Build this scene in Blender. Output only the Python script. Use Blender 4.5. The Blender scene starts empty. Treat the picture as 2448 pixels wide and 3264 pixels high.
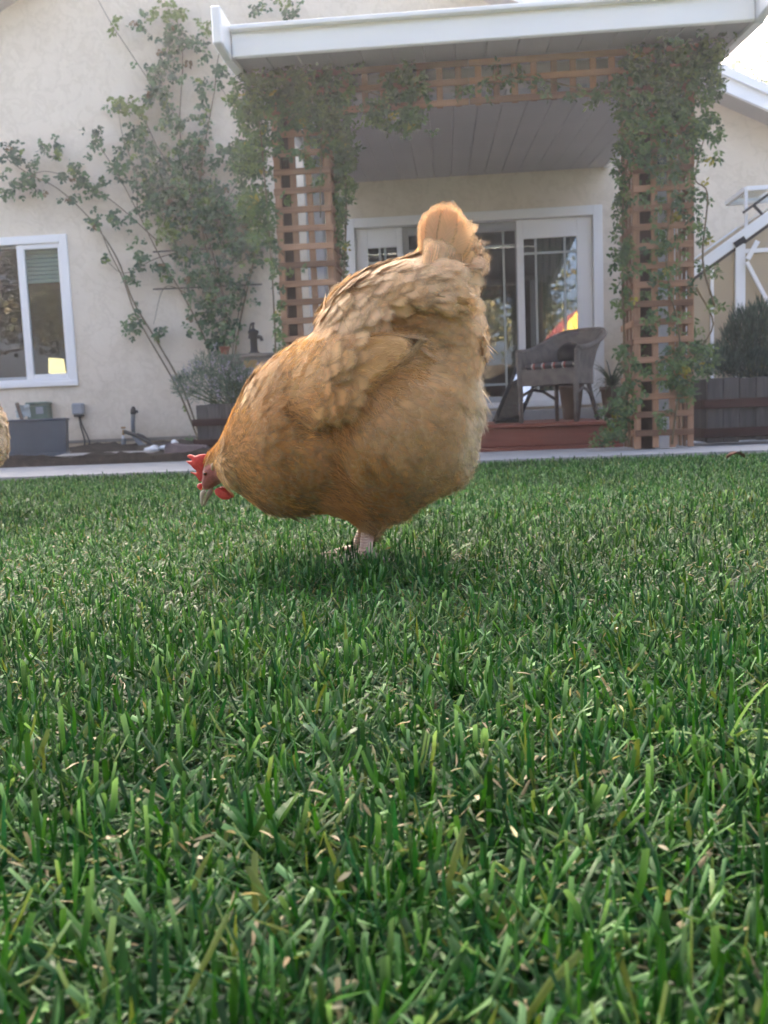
import bpy, math, random
import numpy as np
from mathutils import Vector, Matrix

random.seed(7)
rng = np.random.default_rng(11)
R = math.radians
sc = bpy.context.scene
col = sc.collection

# ------------------------------------------------------------------ camera
CAM_H = 0.19
F_PX, W_PX, H_PX = 2822.0, 2448.0, 3264.0
PITCH, ROLL, YAW = R(6.2), R(2.3), R(4.44)
fw = Vector((-math.sin(YAW) * math.cos(PITCH), math.cos(YAW) * math.cos(PITCH), -math.sin(PITCH)))
r0 = Vector((math.cos(YAW), math.sin(YAW), 0))
u0 = r0.cross(fw)
cR = math.cos(ROLL) * r0 - math.sin(ROLL) * u0
cU = math.sin(ROLL) * r0 + math.cos(ROLL) * u0
CAM = Vector((0, 0, CAM_H))
cd = bpy.data.cameras.new('camera')
cam = bpy.data.objects.new('camera', cd)
col.objects.link(cam)
m = Matrix((cR, cU, -fw)).transposed().to_4x4()
m.translation = CAM
cam.matrix_world = m
cd.sensor_fit = 'VERTICAL'
cd.sensor_width = 3.6
cd.sensor_height = 4.8
cd.lens = F_PX / H_PX * 4.8
cd.clip_start = 0.02
cd.clip_end = 500
cd.dof.use_dof = True
cd.dof.focus_distance = 0.78
cd.dof.aperture_fstop = 2.2
sc.camera = cam

# ------------------------------------------------------------------ sky, sun, exposure
SUN_EL, SUN_AZ = 24, 345          # azimuth clockwise from +y: the sun stands low behind the house
w = bpy.data.worlds.new('World')
sc.world = w
w.use_nodes = True
nt = w.node_tree
nt.nodes.clear()
sky = nt.nodes.new('ShaderNodeTexSky')
sky.sky_type = 'NISHITA'
sky.sun_disc = False
sky.sun_elevation = R(SUN_EL)
sky.sun_rotation = R(SUN_AZ)
sky.air_density = 0.5
sky.dust_density = 9.0
sky.ozone_density = 0.0
bg = nt.nodes.new('ShaderNodeBackground')
bg.inputs['Strength'].default_value = 0.15
wo = nt.nodes.new('ShaderNodeOutputWorld')
nt.links.new(sky.outputs[0], bg.inputs[0])
nt.links.new(bg.outputs[0], wo.inputs[0])
sl = bpy.data.lights.new('sun', 'SUN')
sl.energy = 3.0
sl.angle = R(1.0)
sl.color = (1.0, 0.95, 0.89)
so = bpy.data.objects.new('sun', sl)
col.objects.link(so)
# direction TO the sun: azimuth measured from +Y clockwise
az = R(SUN_AZ)
sd = Vector((math.sin(az) * math.cos(R(SUN_EL)), math.cos(az) * math.cos(R(SUN_EL)), math.sin(R(SUN_EL))))
so.rotation_euler = sd.to_track_quat('Z', 'Y').to_euler()
so.location = sd * 30
vs = sc.view_settings
vs.view_transform = 'Standard'
vs.look = 'None'
vs.gamma = 1.0
vs.use_curve_mapping = False
vs.exposure = 3.1
sc.cycles.use_denoising = True
sc.cycles.max_bounces = 8
sc.cycles.transparent_max_bounces = 16
sc.cycles.sample_clamp_indirect = 6.0


def at(px, py, Y):
    """world point on the plane y = Y seen at photograph pixel (px, py)"""
    d = fw + cR * ((px - W_PX / 2) / F_PX) - cU * ((py - H_PX / 2) / F_PX)
    return CAM + d * (Y / d.y)


# ------------------------------------------------------------------ helpers
def tag(o, label=None, cat=None, group=None, kind=None):
    for k, v in (('label', label), ('category', cat), ('group', group), ('kind', kind)):
        if v:
            o[k] = v
    return o


def empty(name, loc=(0, 0, 0), **kw):
    o = bpy.data.objects.new(name, None)
    o.empty_display_size = 0.1
    o.location = loc
    col.objects.link(o)
    return tag(o, **kw)


def link(name, me, parent=None, loc=(0, 0, 0)):
    o = bpy.data.objects.new(name, me)
    o.location = loc
    o.parent = parent
    col.objects.link(o)
    return o


class MB:
    def __init__(s):
        s.v, s.f, s.m = [], [], []

    def add(s, vs, fs, mi=0):
        b = len(s.v)
        s.v += [tuple(p) for p in vs]
        s.f += [tuple(i + b for i in q) for q in fs]
        s.m += [mi] * len(fs)
        return s

    def box(s, x0, x1, y0, y1, z0, z1, mi=0, bev=0.0, M=None):
        if bev <= 0:
            vs = [(x, y, z) for x in (x0, x1) for y in (y0, y1) for z in (z0, z1)]
            fs = [(0, 1, 3, 2), (4, 6, 7, 5), (0, 4, 5, 1), (2, 3, 7, 6), (0, 2, 6, 4), (1, 5, 7, 3)]
        else:
            c = ((x0 + x1) / 2, (y0 + y1) / 2, (z0 + z1) / 2)
            h = (abs(x1 - x0) / 2, abs(y1 - y0) / 2, abs(z1 - z0) / 2)
            bev = min(bev, min(h) * .9)
            vs, idx = [], {}
            for sx in (-1, 1):
                for sy in (-1, 1):
                    for sz in (-1, 1):
                        for a in range(3):
                            p = [sx * (h[0] - bev), sy * (h[1] - bev), sz * (h[2] - bev)]
                            p[a] = (sx, sy, sz)[a] * h[a]
                            idx[(sx, sy, sz, a)] = len(vs)
                            vs.append((c[0] + p[0], c[1] + p[1], c[2] + p[2]))
            fs = []
            I = lambda sg, a: idx[(sg[0], sg[1], sg[2], a)]
            for a in range(3):
                b, d = (a + 1) % 3, (a + 2) % 3
                for sa in (-1, 1):
                    q = []
                    for sb, s2 in ((-1, -1), (1, -1), (1, 1), (-1, 1)):
                        g = [0, 0, 0]; g[a] = sa; g[b] = sb; g[d] = s2
                        q.append(I(g, a))
                    fs.append(tuple(q if sa > 0 else q[::-1]))
                # edges parallel to axis a
                for sb in (-1, 1):
                    for s2 in (-1, 1):
                        g0 = [0, 0, 0]; g0[a] = -1; g0[b] = sb; g0[d] = s2
                        g1 = list(g0); g1[a] = 1
                        q = (I(g0, b), I(g1, b), I(g1, d), I(g0, d))
                        fs.append(q if sb * s2 < 0 else q[::-1])
            for sx in (-1, 1):
                for sy in (-1, 1):
                    for sz in (-1, 1):
                        g = (sx, sy, sz)
                        q = (I(g, 0), I(g, 1), I(g, 2))
                        fs.append(q if sx * sy * sz > 0 else q[::-1])
        if M is not None:
            vs = [M @ Vector(p) for p in vs]
        return s.add(vs, fs, mi)

    def prism(s, poly, a0, a1, axis='y', mi=0):
        """extrude a polygon; axis y: poly is (x,z); axis x: (y,z); axis z: (x,y)"""
        n = len(poly)
        mk = {'y': lambda p, a: (p[0], a, p[1]), 'x': lambda p, a: (a, p[0], p[1]), 'z': lambda p, a: (p[0], p[1], a)}[axis]
        vs = [mk(p, a0) for p in poly] + [mk(p, a1) for p in poly]
        fs = [tuple(range(n)), tuple(range(2 * n - 1, n - 1, -1))]
        fs += [(i, i + n, (i + 1) % n + n, (i + 1) % n) for i in range(n)]
        return s.add(vs, fs, mi)

    def tube(s, pts, rad, n=8, mi=0, cap=True):
        pts = [Vector(p) for p in pts]
        if not hasattr(rad, '__len__'):
            rad = [rad] * len(pts)
        vs, fs = [], []
        up = Vector((0.13, 0.31, 0.94))
        for i, p in enumerate(pts):
            t = (pts[min(i + 1, len(pts) - 1)] - pts[max(i - 1, 0)]).normalized()
            if abs(t.dot(up)) > .98:
                up = Vector((0.9, 0.1, 0.2))
            a = t.cross(up).normalized()
            b = a.cross(t).normalized()
            up = b
            for k in range(n):
                th = 2 * math.pi * k / n
                vs.append(p + (a * math.cos(th) + b * math.sin(th)) * rad[i])
        for i in range(len(pts) - 1):
            for k in range(n):
                fs.append((i * n + k, i * n + (k + 1) % n, (i + 1) * n + (k + 1) % n, (i + 1) * n + k))
        if cap:
            fs.append(tuple(range(n - 1, -1, -1)))
            fs.append(tuple(range((len(pts) - 1) * n, len(pts) * n)))
        return s.add(vs, fs, mi)

    def lathe(s, prof, c=(0, 0, 0), n=20, mi=0):
        vs, fs = [], []
        for r, z in prof:
            for k in range(n):
                th = 2 * math.pi * k / n
                vs.append((c[0] + r * math.cos(th), c[1] + r * math.sin(th), c[2] + z))
        for i in range(len(prof) - 1):
            for k in range(n):
                fs.append((i * n + k, i * n + (k + 1) % n, (i + 1) * n + (k + 1) % n, (i + 1) * n + k))
        fs.append(tuple(range(n - 1, -1, -1)))
        fs.append(tuple(range((len(prof) - 1) * n, len(prof) * n)))
        return s.add(vs, fs, mi)

    def mesh(s, name, mats, smooth=False):
        me = bpy.data.meshes.new(name)
        me.from_pydata(s.v, [], s.f)
        for mt in (mats if isinstance(mats, (list, tuple)) else [mats]):
            me.materials.append(mt)
        if any(s.m):
            me.polygons.foreach_set('material_index', s.m)
        if smooth:
            me.polygons.foreach_set('use_smooth', [True] * len(me.polygons))
        me.update()
        return me

    def build(s, name, mats, parent=None, loc=(0, 0, 0), smooth=False):
        return link(name, s.mesh(name, mats, smooth), parent, loc)


def copy_tree(o, parent=None):
    c = o.copy()
    col.objects.link(c)
    c.parent = parent
    for ch in list(o.children):
        copy_tree(ch, c)
    return c


def smooth_path(pts, n=6):
    """Catmull-Rom through points"""
    P = [Vector(p) for p in pts]
    P = [P[0] * 2 - P[1]] + P + [P[-1] * 2 - P[-2]]
    out = []
    for i in range(1, len(P) - 2):
        for k in range(n):
            t = k / n
            a, b, c, d = P[i - 1], P[i], P[i + 1], P[i + 2]
            out.append(.5 * ((2 * b) + (c - a) * t + (2 * a - 5 * b + 4 * c - d) * t * t + (3 * b - a - 3 * c + d) * t ** 3))
    out.append(P[-2])
    return out


def np_mesh(name, V, Fq, mat, cols=None, extra=None, smooth=False, parent=None, mats=None, bn=None):
    """fast mesh from numpy arrays; Fq is (n,4) or (n,3)"""
    me = bpy.data.meshes.new(name)
    V = np.ascontiguousarray(V, dtype=np.float32)
    Fq = np.ascontiguousarray(Fq, dtype=np.int32)
    k = Fq.shape[1]
    me.vertices.add(len(V))
    me.vertices.foreach_set('co', V.ravel())
    me.loops.add(Fq.size)
    me.loops.foreach_set('vertex_index', Fq.ravel())
    me.polygons.add(len(Fq))
    me.polygons.foreach_set('loop_start', np.arange(0, Fq.size, k, dtype=np.int32))
    me.polygons.foreach_set('loop_total', np.full(len(Fq), k, dtype=np.int32))
    if smooth:
        me.polygons.foreach_set('use_smooth', np.ones(len(Fq), dtype=bool))
    me.update(calc_edges=True)
    if cols is not None:
        a = me.attributes.new('tint', 'FLOAT_COLOR', 'POINT')
        c4 = np.ones((len(V), 4), dtype=np.float32)
        c4[:, :3] = cols
        a.data.foreach_set('color', c4.ravel())
    if extra is not None:
        a = me.attributes.new('fuv', 'FLOAT_VECTOR', 'POINT')
        a.data.foreach_set('vector', np.ascontiguousarray(extra, dtype=np.float32).ravel())
    if bn is not None:
        a = me.attributes.new('bnrm', 'FLOAT_VECTOR', 'POINT')
        a.data.foreach_set('vector', np.ascontiguousarray(bn, dtype=np.float32).ravel())
    for mt in (mats or [mat]):
        me.materials.append(mt)
    return link(name, me, parent)


# ------------------------------------------------------------------ materials
class Mat:
    def __init__(s, name):
        s.m = bpy.data.materials.new(name)
        s.m.use_nodes = True
        s.nt = s.m.node_tree
        s.b = s.nt.nodes['Principled BSDF']
        s.out = s.nt.nodes['Material Output']

    def n(s, t, **kw):
        x = s.nt.nodes.new('ShaderNode' + t)
        for k, v in kw.items():
            if k in x.inputs:
                x.inputs[k].default_value = v
            else:
                setattr(x, k, v)
        return x

    def l(s, a, b):
        s.nt.links.new(a, b)

    def ramp(s, fac, stops):
        r = s.n('ValToRGB')
        el = r.color_ramp.elements
        while len(el) < len(stops):
            el.new(.5)
        for e, (p, c) in zip(el, stops):
            e.position = p
            e.color = (*c, 1)
        s.l(fac, r.inputs[0])
        return r.outputs[0]

    def coord(s, scale=(1, 1, 1), kind='Object'):
        t = s.n('TexCoord')
        mp = s.n('Mapping')
        mp.inputs['Scale'].default_value = scale
        s.l(t.outputs[kind], mp.inputs[0])
        return mp.outputs[0]

    def noise(s, vec, scale, detail=4, rough=.55, dist=0):
        x = s.n('TexNoise')
        x.inputs['Scale'].default_value = scale
        x.inputs['Detail'].default_value = detail
        x.inputs['Roughness'].default_value = rough
        x.inputs['Distortion'].default_value = dist
        if vec is not None:
            s.l(vec, x.inputs['Vector'])
        return x.outputs[0]

    def math(s, op, a, b=None, clamp=False):
        x = s.n('Math', operation=op, use_clamp=clamp)
        for i, v in enumerate((a, b)):
            if v is None:
                continue
            if isinstance(v, (int, float)):
                x.inputs[i].default_value = v
            else:
                s.l(v, x.inputs[i])
        return x.outputs[0]

    def mix(s, fac, a, b, mode='MIX'):
        x = s.n('Mix', data_type='RGBA', blend_type=mode)
        for i, v in ((0, fac), (6, a), (7, b)):
            if isinstance(v, (int, float)):
                x.inputs[i].default_value = v
            elif isinstance(v, tuple):
                x.inputs[i].default_value = (*v, 1) if len(v) == 3 else v
            else:
                s.l(v, x.inputs[i])
        return x.outputs[2]

    def bump(s, h, strength=.3, dist=.01):
        x = s.n('Bump')
        x.inputs['Strength'].default_value = strength
        x.inputs['Distance'].default_value = dist
        s.l(h, x.inputs['Height'])
        s.l(x.outputs[0], s.b.inputs['Normal'])
        return x

    def set(s, **kw):
        mp = dict(color='Base Color', rough='Roughness', metal='Metallic', spec='Specular IOR Level', sheen='Sheen Weight')
        for k, v in kw.items():
            i = s.b.inputs[mp[k]]
            if isinstance(v, tuple):
                i.default_value = (*v, 1)
            elif isinstance(v, (int, float)):
                i.default_value = v
            else:
                s.l(v, i)
        return s


def simple(name, c, rough=.6, var=.12, scale=8, metal=0, bump=0, bscale=60, coord='Object', spec=.4, stretch=(1, 1, 1)):
    M = Mat(name)
    v = M.coord(stretch, coord)
    n = M.noise(v, scale, 5)
    lo = tuple(x * (1 - var) for x in c)
    hi = tuple(min(1, x * (1 + var)) for x in c)
    M.set(color=M.ramp(n, [(.25, lo), (.75, hi)]), rough=rough, metal=metal, spec=spec)
    if bump:
        M.bump(M.noise(v, bscale, 4), bump, .004)
    return M.m


def mat_stucco():
    M = Mat('stucco')
    v = M.coord()
    big = M.noise(v, 1.1, 3)
    mid = M.noise(v, 5.5, 4, .6, .6)
    fine = M.noise(v, 45, 4, .7)
    vor = M.n('TexVoronoi', feature='SMOOTH_F1')
    vor.inputs['Scale'].default_value = 6.5
    vor.inputs['Smoothness'].default_value = .35
    dv = M.n('VectorMath', operation='ADD')
    nz = M.n('TexNoise'); nz.inputs['Scale'].default_value = 4
    M.l(v, nz.inputs['Vector'])
    M.l(v, dv.inputs[0]); M.l(nz.outputs['Color'], dv.inputs[1])
    M.l(dv.outputs[0], vor.inputs['Vector'])
    c1 = M.ramp(big, [(.3, (.65, .58, .475)), (.7, (.74, .67, .565))])
    edge = M.ramp(mid, [(.40, (1, 1, 1)), (.47, (.95, .945, .935)), (.50, (.92, .915, .90)), (.53, (1, 1, 1))])
    cc = M.mix(1.0, c1, edge, 'MULTIPLY')
    geo = M.n('NewGeometry')
    sp = M.n('SeparateXYZ'); M.l(geo.outputs['Position'], sp.inputs[0])
    # splash dirt just above the soil
    zz = M.math('ADD', sp.outputs[2], M.math('MULTIPLY', M.noise(v, 3.0, 5), .35))
    dirt = M.ramp(zz, [(.17, (.62, .56, .48)), (.36, (1, 1, 1))])
    cc = M.mix(.8, cc, dirt, 'MULTIPLY')
    M.set(color=cc, rough=.92, spec=.15)
    step = M.math('SMOOTH_MIN', mid, .52)
    h = M.math('ADD', M.math('MULTIPLY', vor.outputs['Distance'], .9), M.math('ADD', M.math('MULTIPLY', mid, 1.4), M.math('MULTIPLY', fine, .25)))
    M.bump(h, .35, .012)
    return M.m


def mat_wood(name, c, dark, scale=1.0, axis=0, rough=.75, rand=.25):
    M = Mat(name)
    st = [9, 9, 9]
    st[axis] = .8
    v = M.coord(tuple(x * scale for x in st))
    oi = M.n('ObjectInfo')
    off = M.n('VectorMath', operation='ADD')
    cmb = M.n('CombineXYZ')
    rr = M.math('MULTIPLY', oi.outputs['Random'], 37.0)
    for i in range(3):
        M.l(rr, cmb.inputs[i])
    M.l(v, off.inputs[0]); M.l(cmb.outputs[0], off.inputs[1])
    g = M.noise(off.outputs[0], 4.0, 6, .65, .4)
    blot = M.noise(off.outputs[0], .7, 3)
    cc = M.ramp(g, [(.28, dark), (.7, c)])
    vr = M.n('MapRange')
    M.l(oi.outputs['Random'], vr.inputs[0])
    vr.inputs[3].default_value = 1 - rand
    vr.inputs[4].default_value = 1 + rand
    hsv = M.n('HueSaturation')
    M.l(cc, hsv.inputs['Color'])
    M.l(M.math('MULTIPLY', vr.outputs[0], M.math('ADD', M.math('MULTIPLY', blot, .5), .75)), hsv.inputs['Value'])
    M.set(color=hsv.outputs[0], rough=rough, spec=.25)
    M.bump(g, .35, .003)
    return M.m


def mat_tint(name, rough=.5, trans=.25, spec=.4, varscale=0, backdark=1.0):
    """colour from the 'tint' attribute with a share of light passing through"""
    M = Mat(name)
    a = M.n('Attribute', attribute_name='tint')
    c = a.outputs['Color']
    if varscale:
        c = M.mix(1.0, c, M.ramp(M.noise(M.coord(), varscale, 3), [(.3, (.8, .8, .8)), (.7, (1.15, 1.15, 1.15))]), 'MULTIPLY')
    M.set(color=c, rough=rough, spec=spec)
    if trans:
        t = M.n('BsdfTranslucent')
        M.l(M.mix(1.0, c, (1.0, 1.0, .6), 'MULTIPLY'), t.inputs[0])
        mx = M.n('MixShader')
        mx.inputs[0].default_value = trans
        M.l(M.b.outputs[0], mx.inputs[1])
        M.l(t.outputs[0], mx.inputs[2])
        M.l(mx.outputs[0], M.out.inputs[0])
    return M.m


def mat_feather(name='feather', lo=.15, hi=1.0, lo2=.38, soft=.6):
    M = Mat(name)
    a = M.n('Attribute', attribute_name='tint')
    f = M.n('Attribute', attribute_name='fuv')
    sp = M.n('SeparateXYZ'); M.l(f.outputs['Vector'], sp.inputs[0])
    u, v, rn = sp.outputs
    au = M.math('ABSOLUTE', u)
    cb = M.n('CombineXYZ')
    M.l(M.math('SUBTRACT', M.math('MULTIPLY', v, 26.0), M.math('MULTIPLY', au, 7.0)), cb.inputs[0])
    M.l(M.math('MULTIPLY', rn, 91.0), cb.inputs[1])
    M.l(M.math('SIGN', u), cb.inputs[2])
    nz = M.noise(cb.outputs[0], 1.0, 3, .6)
    # barbs and a paler shaft
    barb = M.ramp(nz, [(.3, (.88, .86, .83)), (.65, (1.06, 1.06, 1.06))])
    cc = M.mix(1.0, a.outputs['Color'], barb, 'MULTIPLY')
    M.set(color=cc, rough=.62, spec=.25, sheen=.25)
    M.b.inputs['Sheen Tint'].default_value = (1, .85, .6, 1)
    # plumage shades softly: lean the shading normal towards the skin underneath
    bn = M.n('Attribute', attribute_name='bnrm')
    vt = M.n('VectorTransform', vector_type='NORMAL', convert_from='OBJECT', convert_to='WORLD')
    M.l(bn.outputs['Vector'], vt.inputs[0])
    ge = M.n('NewGeometry')
    vm = M.n('Mix', data_type='VECTOR')
    vm.inputs[0].default_value = soft
    M.l(ge.outputs['Normal'], vm.inputs[4]); M.l(vt.outputs[0], vm.inputs[5])
    nn_ = M.n('VectorMath', operation='NORMALIZE'); M.l(vm.outputs[1], nn_.inputs[0])
    M.l(nn_.outputs[0], M.b.inputs['Normal'])
    def fall(x, lo, hi):
        r_ = M.n('MapRange', interpolation_type='SMOOTHSTEP')
        M.l(x, r_.inputs[0])
        r_.inputs[1].default_value = lo; r_.inputs[2].default_value = hi
        r_.inputs[3].default_value = 1; r_.inputs[4].default_value = 0
        return r_.outputs[0]
    wob = M.math('SUBTRACT', nz, .5)
    keep = M.math('MULTIPLY', fall(M.math('ADD', au, M.math('MULTIPLY', wob, .7)), lo, hi), fall(M.math('ADD', v, M.math('MULTIPLY', wob, .35)), lo2, 1.0))
    t = M.n('BsdfTranslucent')
    M.l(cc, t.inputs[0])
    mx = M.n('MixShader'); mx.inputs[0].default_value = .33
    M.l(M.b.outputs[0], mx.inputs[1]); M.l(t.outputs[0], mx.inputs[2])
    tr = M.n('BsdfTransparent')
    m2 = M.n('MixShader')
    M.l(keep, m2.inputs[0]); M.l(tr.outputs[0], m2.inputs[1]); M.l(mx.outputs[0], m2.inputs[2])
    M.l(m2.outputs[0], M.out.inputs[0])
    return M.m


def mat_glass(name, refl=.18, tint=(.8, .86, .86), rough=.01):
    M = Mat(name)
    tr = M.n('BsdfTransparent'); tr.inputs[0].default_value = (*tint, 1)
    gl = M.n('BsdfGlossy'); gl.inputs['Roughness'].default_value = rough
    gl.inputs['Color'].default_value = (.95, .97, 1, 1)
    lw = M.n('LayerWeight'); lw.inputs[0].default_value = .35
    fac = M.math('ADD', M.math('MULTIPLY', lw.outputs['Fresnel'], .6), refl, True)
    mx = M.n('MixShader')
    M.l(fac, mx.inputs[0]); M.l(tr.outputs[0], mx.inputs[1]); M.l(gl.outputs[0], mx.inputs[2])
    M.l(mx.outputs[0], M.out.inputs[0])
    return M.m


def mat_poly():
    M = Mat('polycarbonate')
    v = M.coord((60, 60, 1))
    d = M.n('BsdfDiffuse'); d.inputs[0].default_value = (.62, .57, .47, 1)
    tl = M.n('BsdfTranslucent'); tl.inputs[0].default_value = (.75, .68, .55, 1)
    tr = M.n('BsdfTransparent'); tr.inputs[0].default_value = (.9, .85, .74, 1)
    gl = M.n('BsdfGlossy'); gl.inputs['Roughness'].default_value = .25
    m1 = M.n('MixShader'); m1.inputs[0].default_value = .5
    M.l(d.outputs[0], m1.inputs[1]); M.l(tl.outputs[0], m1.inputs[2])
    m2 = M.n('MixShader'); m2.inputs[0].default_value = .45
    M.l(m1.outputs[0], m2.inputs[1]); M.l(tr.outputs[0], m2.inputs[2])
    m3 = M.n('MixShader'); m3.inputs[0].default_value = .06
    M.l(m2.outputs[0], m3.inputs[1]); M.l(gl.outputs[0], m3.inputs[2])
    M.l(m3.outputs[0], M.out.inputs[0])
    return M.m


def mat_ground(name, stops, scale, bump=.5, rough=.95, bscale=40):
    M = Mat(name)
    v = M.coord()
    n = M.noise(v, scale, 7, .65)
    M.set(color=M.ramp(n, stops), rough=rough, spec=.2)
    M.bump(M.noise(v, bscale, 6, .7), bump, .01)
    return M.m


def mat_wicker():
    M = Mat('wicker')
    v = M.coord()
    sp = M.n('SeparateXYZ'); M.l(v, sp.inputs[0])
    ang = M.math('ADD', sp.outputs[0], sp.outputs[1])
    wv = M.math('MULTIPLY', M.math('SINE', M.math('MULTIPLY', ang, 260.0)), M.math('SINE', M.math('MULTIPLY', sp.outputs[2], 300.0)))
    n = M.noise(v, 14, 4)
    c = M.ramp(n, [(.3, (.15, .13, .115)), (.7, (.27, .235, .205))])
    dk = M.ramp(wv, [(.1, (.55, .55, .55)), (.6, (1.05, 1.05, 1.05))])
    M.set(color=M.mix(1.0, c, dk, 'MULTIPLY'), rough=.7, spec=.3)
    M.bump(wv, .6, .004)
    return M.m


def mat_shingle():
    M = Mat('roof_shingle')
    v = M.coord()
    br = M.n('TexBrick')
    br.inputs['Scale'].default_value = 3
    br.inputs['Color1'].default_value = (.16, .13, .11, 1)
    br.inputs['Color2'].default_value = (.21, .18, .15, 1)
    br.inputs['Mortar'].default_value = (.06, .05, .05, 1)
    M.l(v, br.inputs[0])
    M.set(color=br.outputs[0], rough=.9)
    return M.m


def mat_stripes():
    M = Mat('striped_fabric')
    v = M.coord()
    sp = M.n('SeparateXYZ'); M.l(v, sp.inputs[0])
    s = M.math('FRACT', M.math('MULTIPLY', sp.outputs[0], 11.0))
    c = M.ramp(s, [(0, (.05, .045, .05)), (.30, (.05, .045, .05)), (.34, (.45, .42, .38)), (.45, (.45, .42, .38)), (.49, (.28, .05, .04)), (.62, (.28, .05, .04)), (.66, (.06, .05, .05))])
    M.set(color=c, rough=.9)
    return M.m


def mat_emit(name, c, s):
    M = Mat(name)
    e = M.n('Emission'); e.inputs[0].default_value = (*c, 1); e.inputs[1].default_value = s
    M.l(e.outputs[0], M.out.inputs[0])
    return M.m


MT = dict(
    stucco=mat_stucco(),
    vinyl=simple('white_vinyl', (.80, .81, .82), .35, .03, 3),
    muntin=simple('grey_green_muntin', (.42, .47, .46), .4, .04),
    aluwhite=simple('white_aluminium', (.80, .82, .84), .3, .03, 2),
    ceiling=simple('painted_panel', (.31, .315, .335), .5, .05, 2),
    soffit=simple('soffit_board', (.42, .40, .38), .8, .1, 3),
    post=simple('painted_post', (.70, .74, .80), .35, .04),
    redwood=mat_wood('redwood_lattice', (.36, .215, .135), (.18, .10, .065), 1.0, 0, .8, .4),
    redwood_v=mat_wood('redwood_upright', (.38, .23, .145), (.20, .115, .072), 1.0, 2, .8, .3),
    deck=mat_wood('red_composite_deck', (.26, .085, .055), (.17, .055, .038), .6, 0, .55, .12),
    greywood=mat_wood('weathered_board', (.095, .092, .09), (.042, .04, .038), 1, 2, .9, .25),
    greywood_h=mat_wood('weathered_plank', (.27, .245, .215), (.12, .105, .09), 1, 0, .9, .2),
    band=mat_wood('dark_red_board', (.05, .02, .017), (.025, .011, .01), 1, 0, .8, .2),
    concrete=mat_ground('concrete', [(.25, (.25, .255, .26)), (.5, (.30, .305, .31)), (.8, (.35, .355, .355))], 5, .25, .85, 120),
    soil=mat_ground('soil', [(.3, (.018, .014, .011)), (.6, (.05, .038, .029)), (.8, (.085, .068, .052))], 14, .9, 1, 30),
    thatch=mat_ground('lawn_thatch', [(.3, (.018, .03, .012)), (.55, (.04, .06, .02)), (.8, (.10, .10, .045))], 60, .6, 1, 90),
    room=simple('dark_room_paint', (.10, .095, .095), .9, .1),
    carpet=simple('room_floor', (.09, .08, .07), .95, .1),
    curtain=simple('grey_green_curtain', (.23, .27, .26), .9, .08, 3, stretch=(1, 1, .1)),
    blind=simple('pale_blind', (.52, .60, .56), .7, .05),
    screen=simple('insect_screen_frame', (.35, .37, .39), .5, .05),
    glass=mat_glass('window_glass', .02),
    doorglass=mat_glass('door_glass', .10),
    dglass=mat_glass('dark_glass', .06, (.25, .3, .3)),
    screenmesh=mat_glass('insect_screen', .0, (.35, .35, .36), .5),
    shingle=mat_shingle(),
    wicker=mat_wicker(),
    stripes=mat_stripes(),
    iron=simple('black_cast_iron', (.014, .015, .018), .5, .3, 20, .3, .3),
    terracotta=simple('terracotta', (.28, .11, .065), .85, .15, 6),
    brownpot=simple('brown_glazed_pot', (.11, .075, .05), .5, .2, 6),
    bluebox=simple('blue_grey_plastic', (.055, .075, .10), .55, .18, 5, 0, .15, 30),
    greenbox=simple('green_plastic', (.085, .14, .11), .5, .12, 8),
    greybox=simple('grey_enclosure', (.26, .29, .32), .5, .08, 8),
    cable=simple('dark_cable', (.035, .033, .03), .6, .2),
    pvc=simple('grey_pipe', (.13, .15, .17), .5, .1),
    whitepipe=simple('white_pipe', (.72, .74, .76), .45, .05),
    brass=simple('old_brass', (.33, .20, .07), .45, .2, 20, .7),
    stone=simple('purple_stone', (.15, .115, .115), .95, .25, 20, 0, .6, 25),
    wire=simple('rusty_wire', (.05, .04, .035), .7, .2),
    poly=mat_poly(),
    vine_leaf=mat_tint('vine_leaf', .5, .25, .4),
    stem=simple('cane_bark', (.15, .115, .065), .85, .25, 30),
    greenstem=simple('green_stem', (.09, .12, .045), .7, .25, 30),
    bark=simple('bark', (.10, .075, .055), .95, .3, 12, 0, .8, 20),
    grass=mat_tint('grass_blade', .38, .28, .17),
    feather=mat_feather(),
    covert=mat_feather('covert_feather', .45, 1.0, .68, .5),
    quill=mat_feather('quill_feather', .62, 1.0, .80, .4),
    fluff=mat_tint('down_fluff', .8, .3, .1),
    comb=None, glow=mat_emit('painted_reflection', (1, .76, .36), .26),  # emission stands in for a bright reflection in the window
    glowstand=simple('glow_stand', (.25, .2, .12), .4, .1),
    yellow=simple('yellow_canvas', (.62, .38, .07), .8, .05),
    red=simple('red_canvas', (.22, .05, .045), .8, .05),
    fence=mat_wood('fence_board', (.20, .145, .095), (.10, .07, .045), 1, 2, .9, .25),
    darkpost=mat_wood('dark_wooden_post', (.075, .05, .036), (.035, .024, .018), 1, 2, .85, .1),
    dryleaf=simple('dry_leaf', (.16, .065, .03), .8, .3, 30),
)

# ------------------------------------------------------------------ ground, path, bed
def lawn_z(y):
    t = np.clip((np.asarray(y, dtype=float) - 1.4) / 2.9, 0, 1)
    return -0.060 * t * t * (3 - 2 * t)


LAWN_EDGE = 4.3


def slab_z(y):
    return -0.042 - 0.0255 * (y - 4.3)


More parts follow.
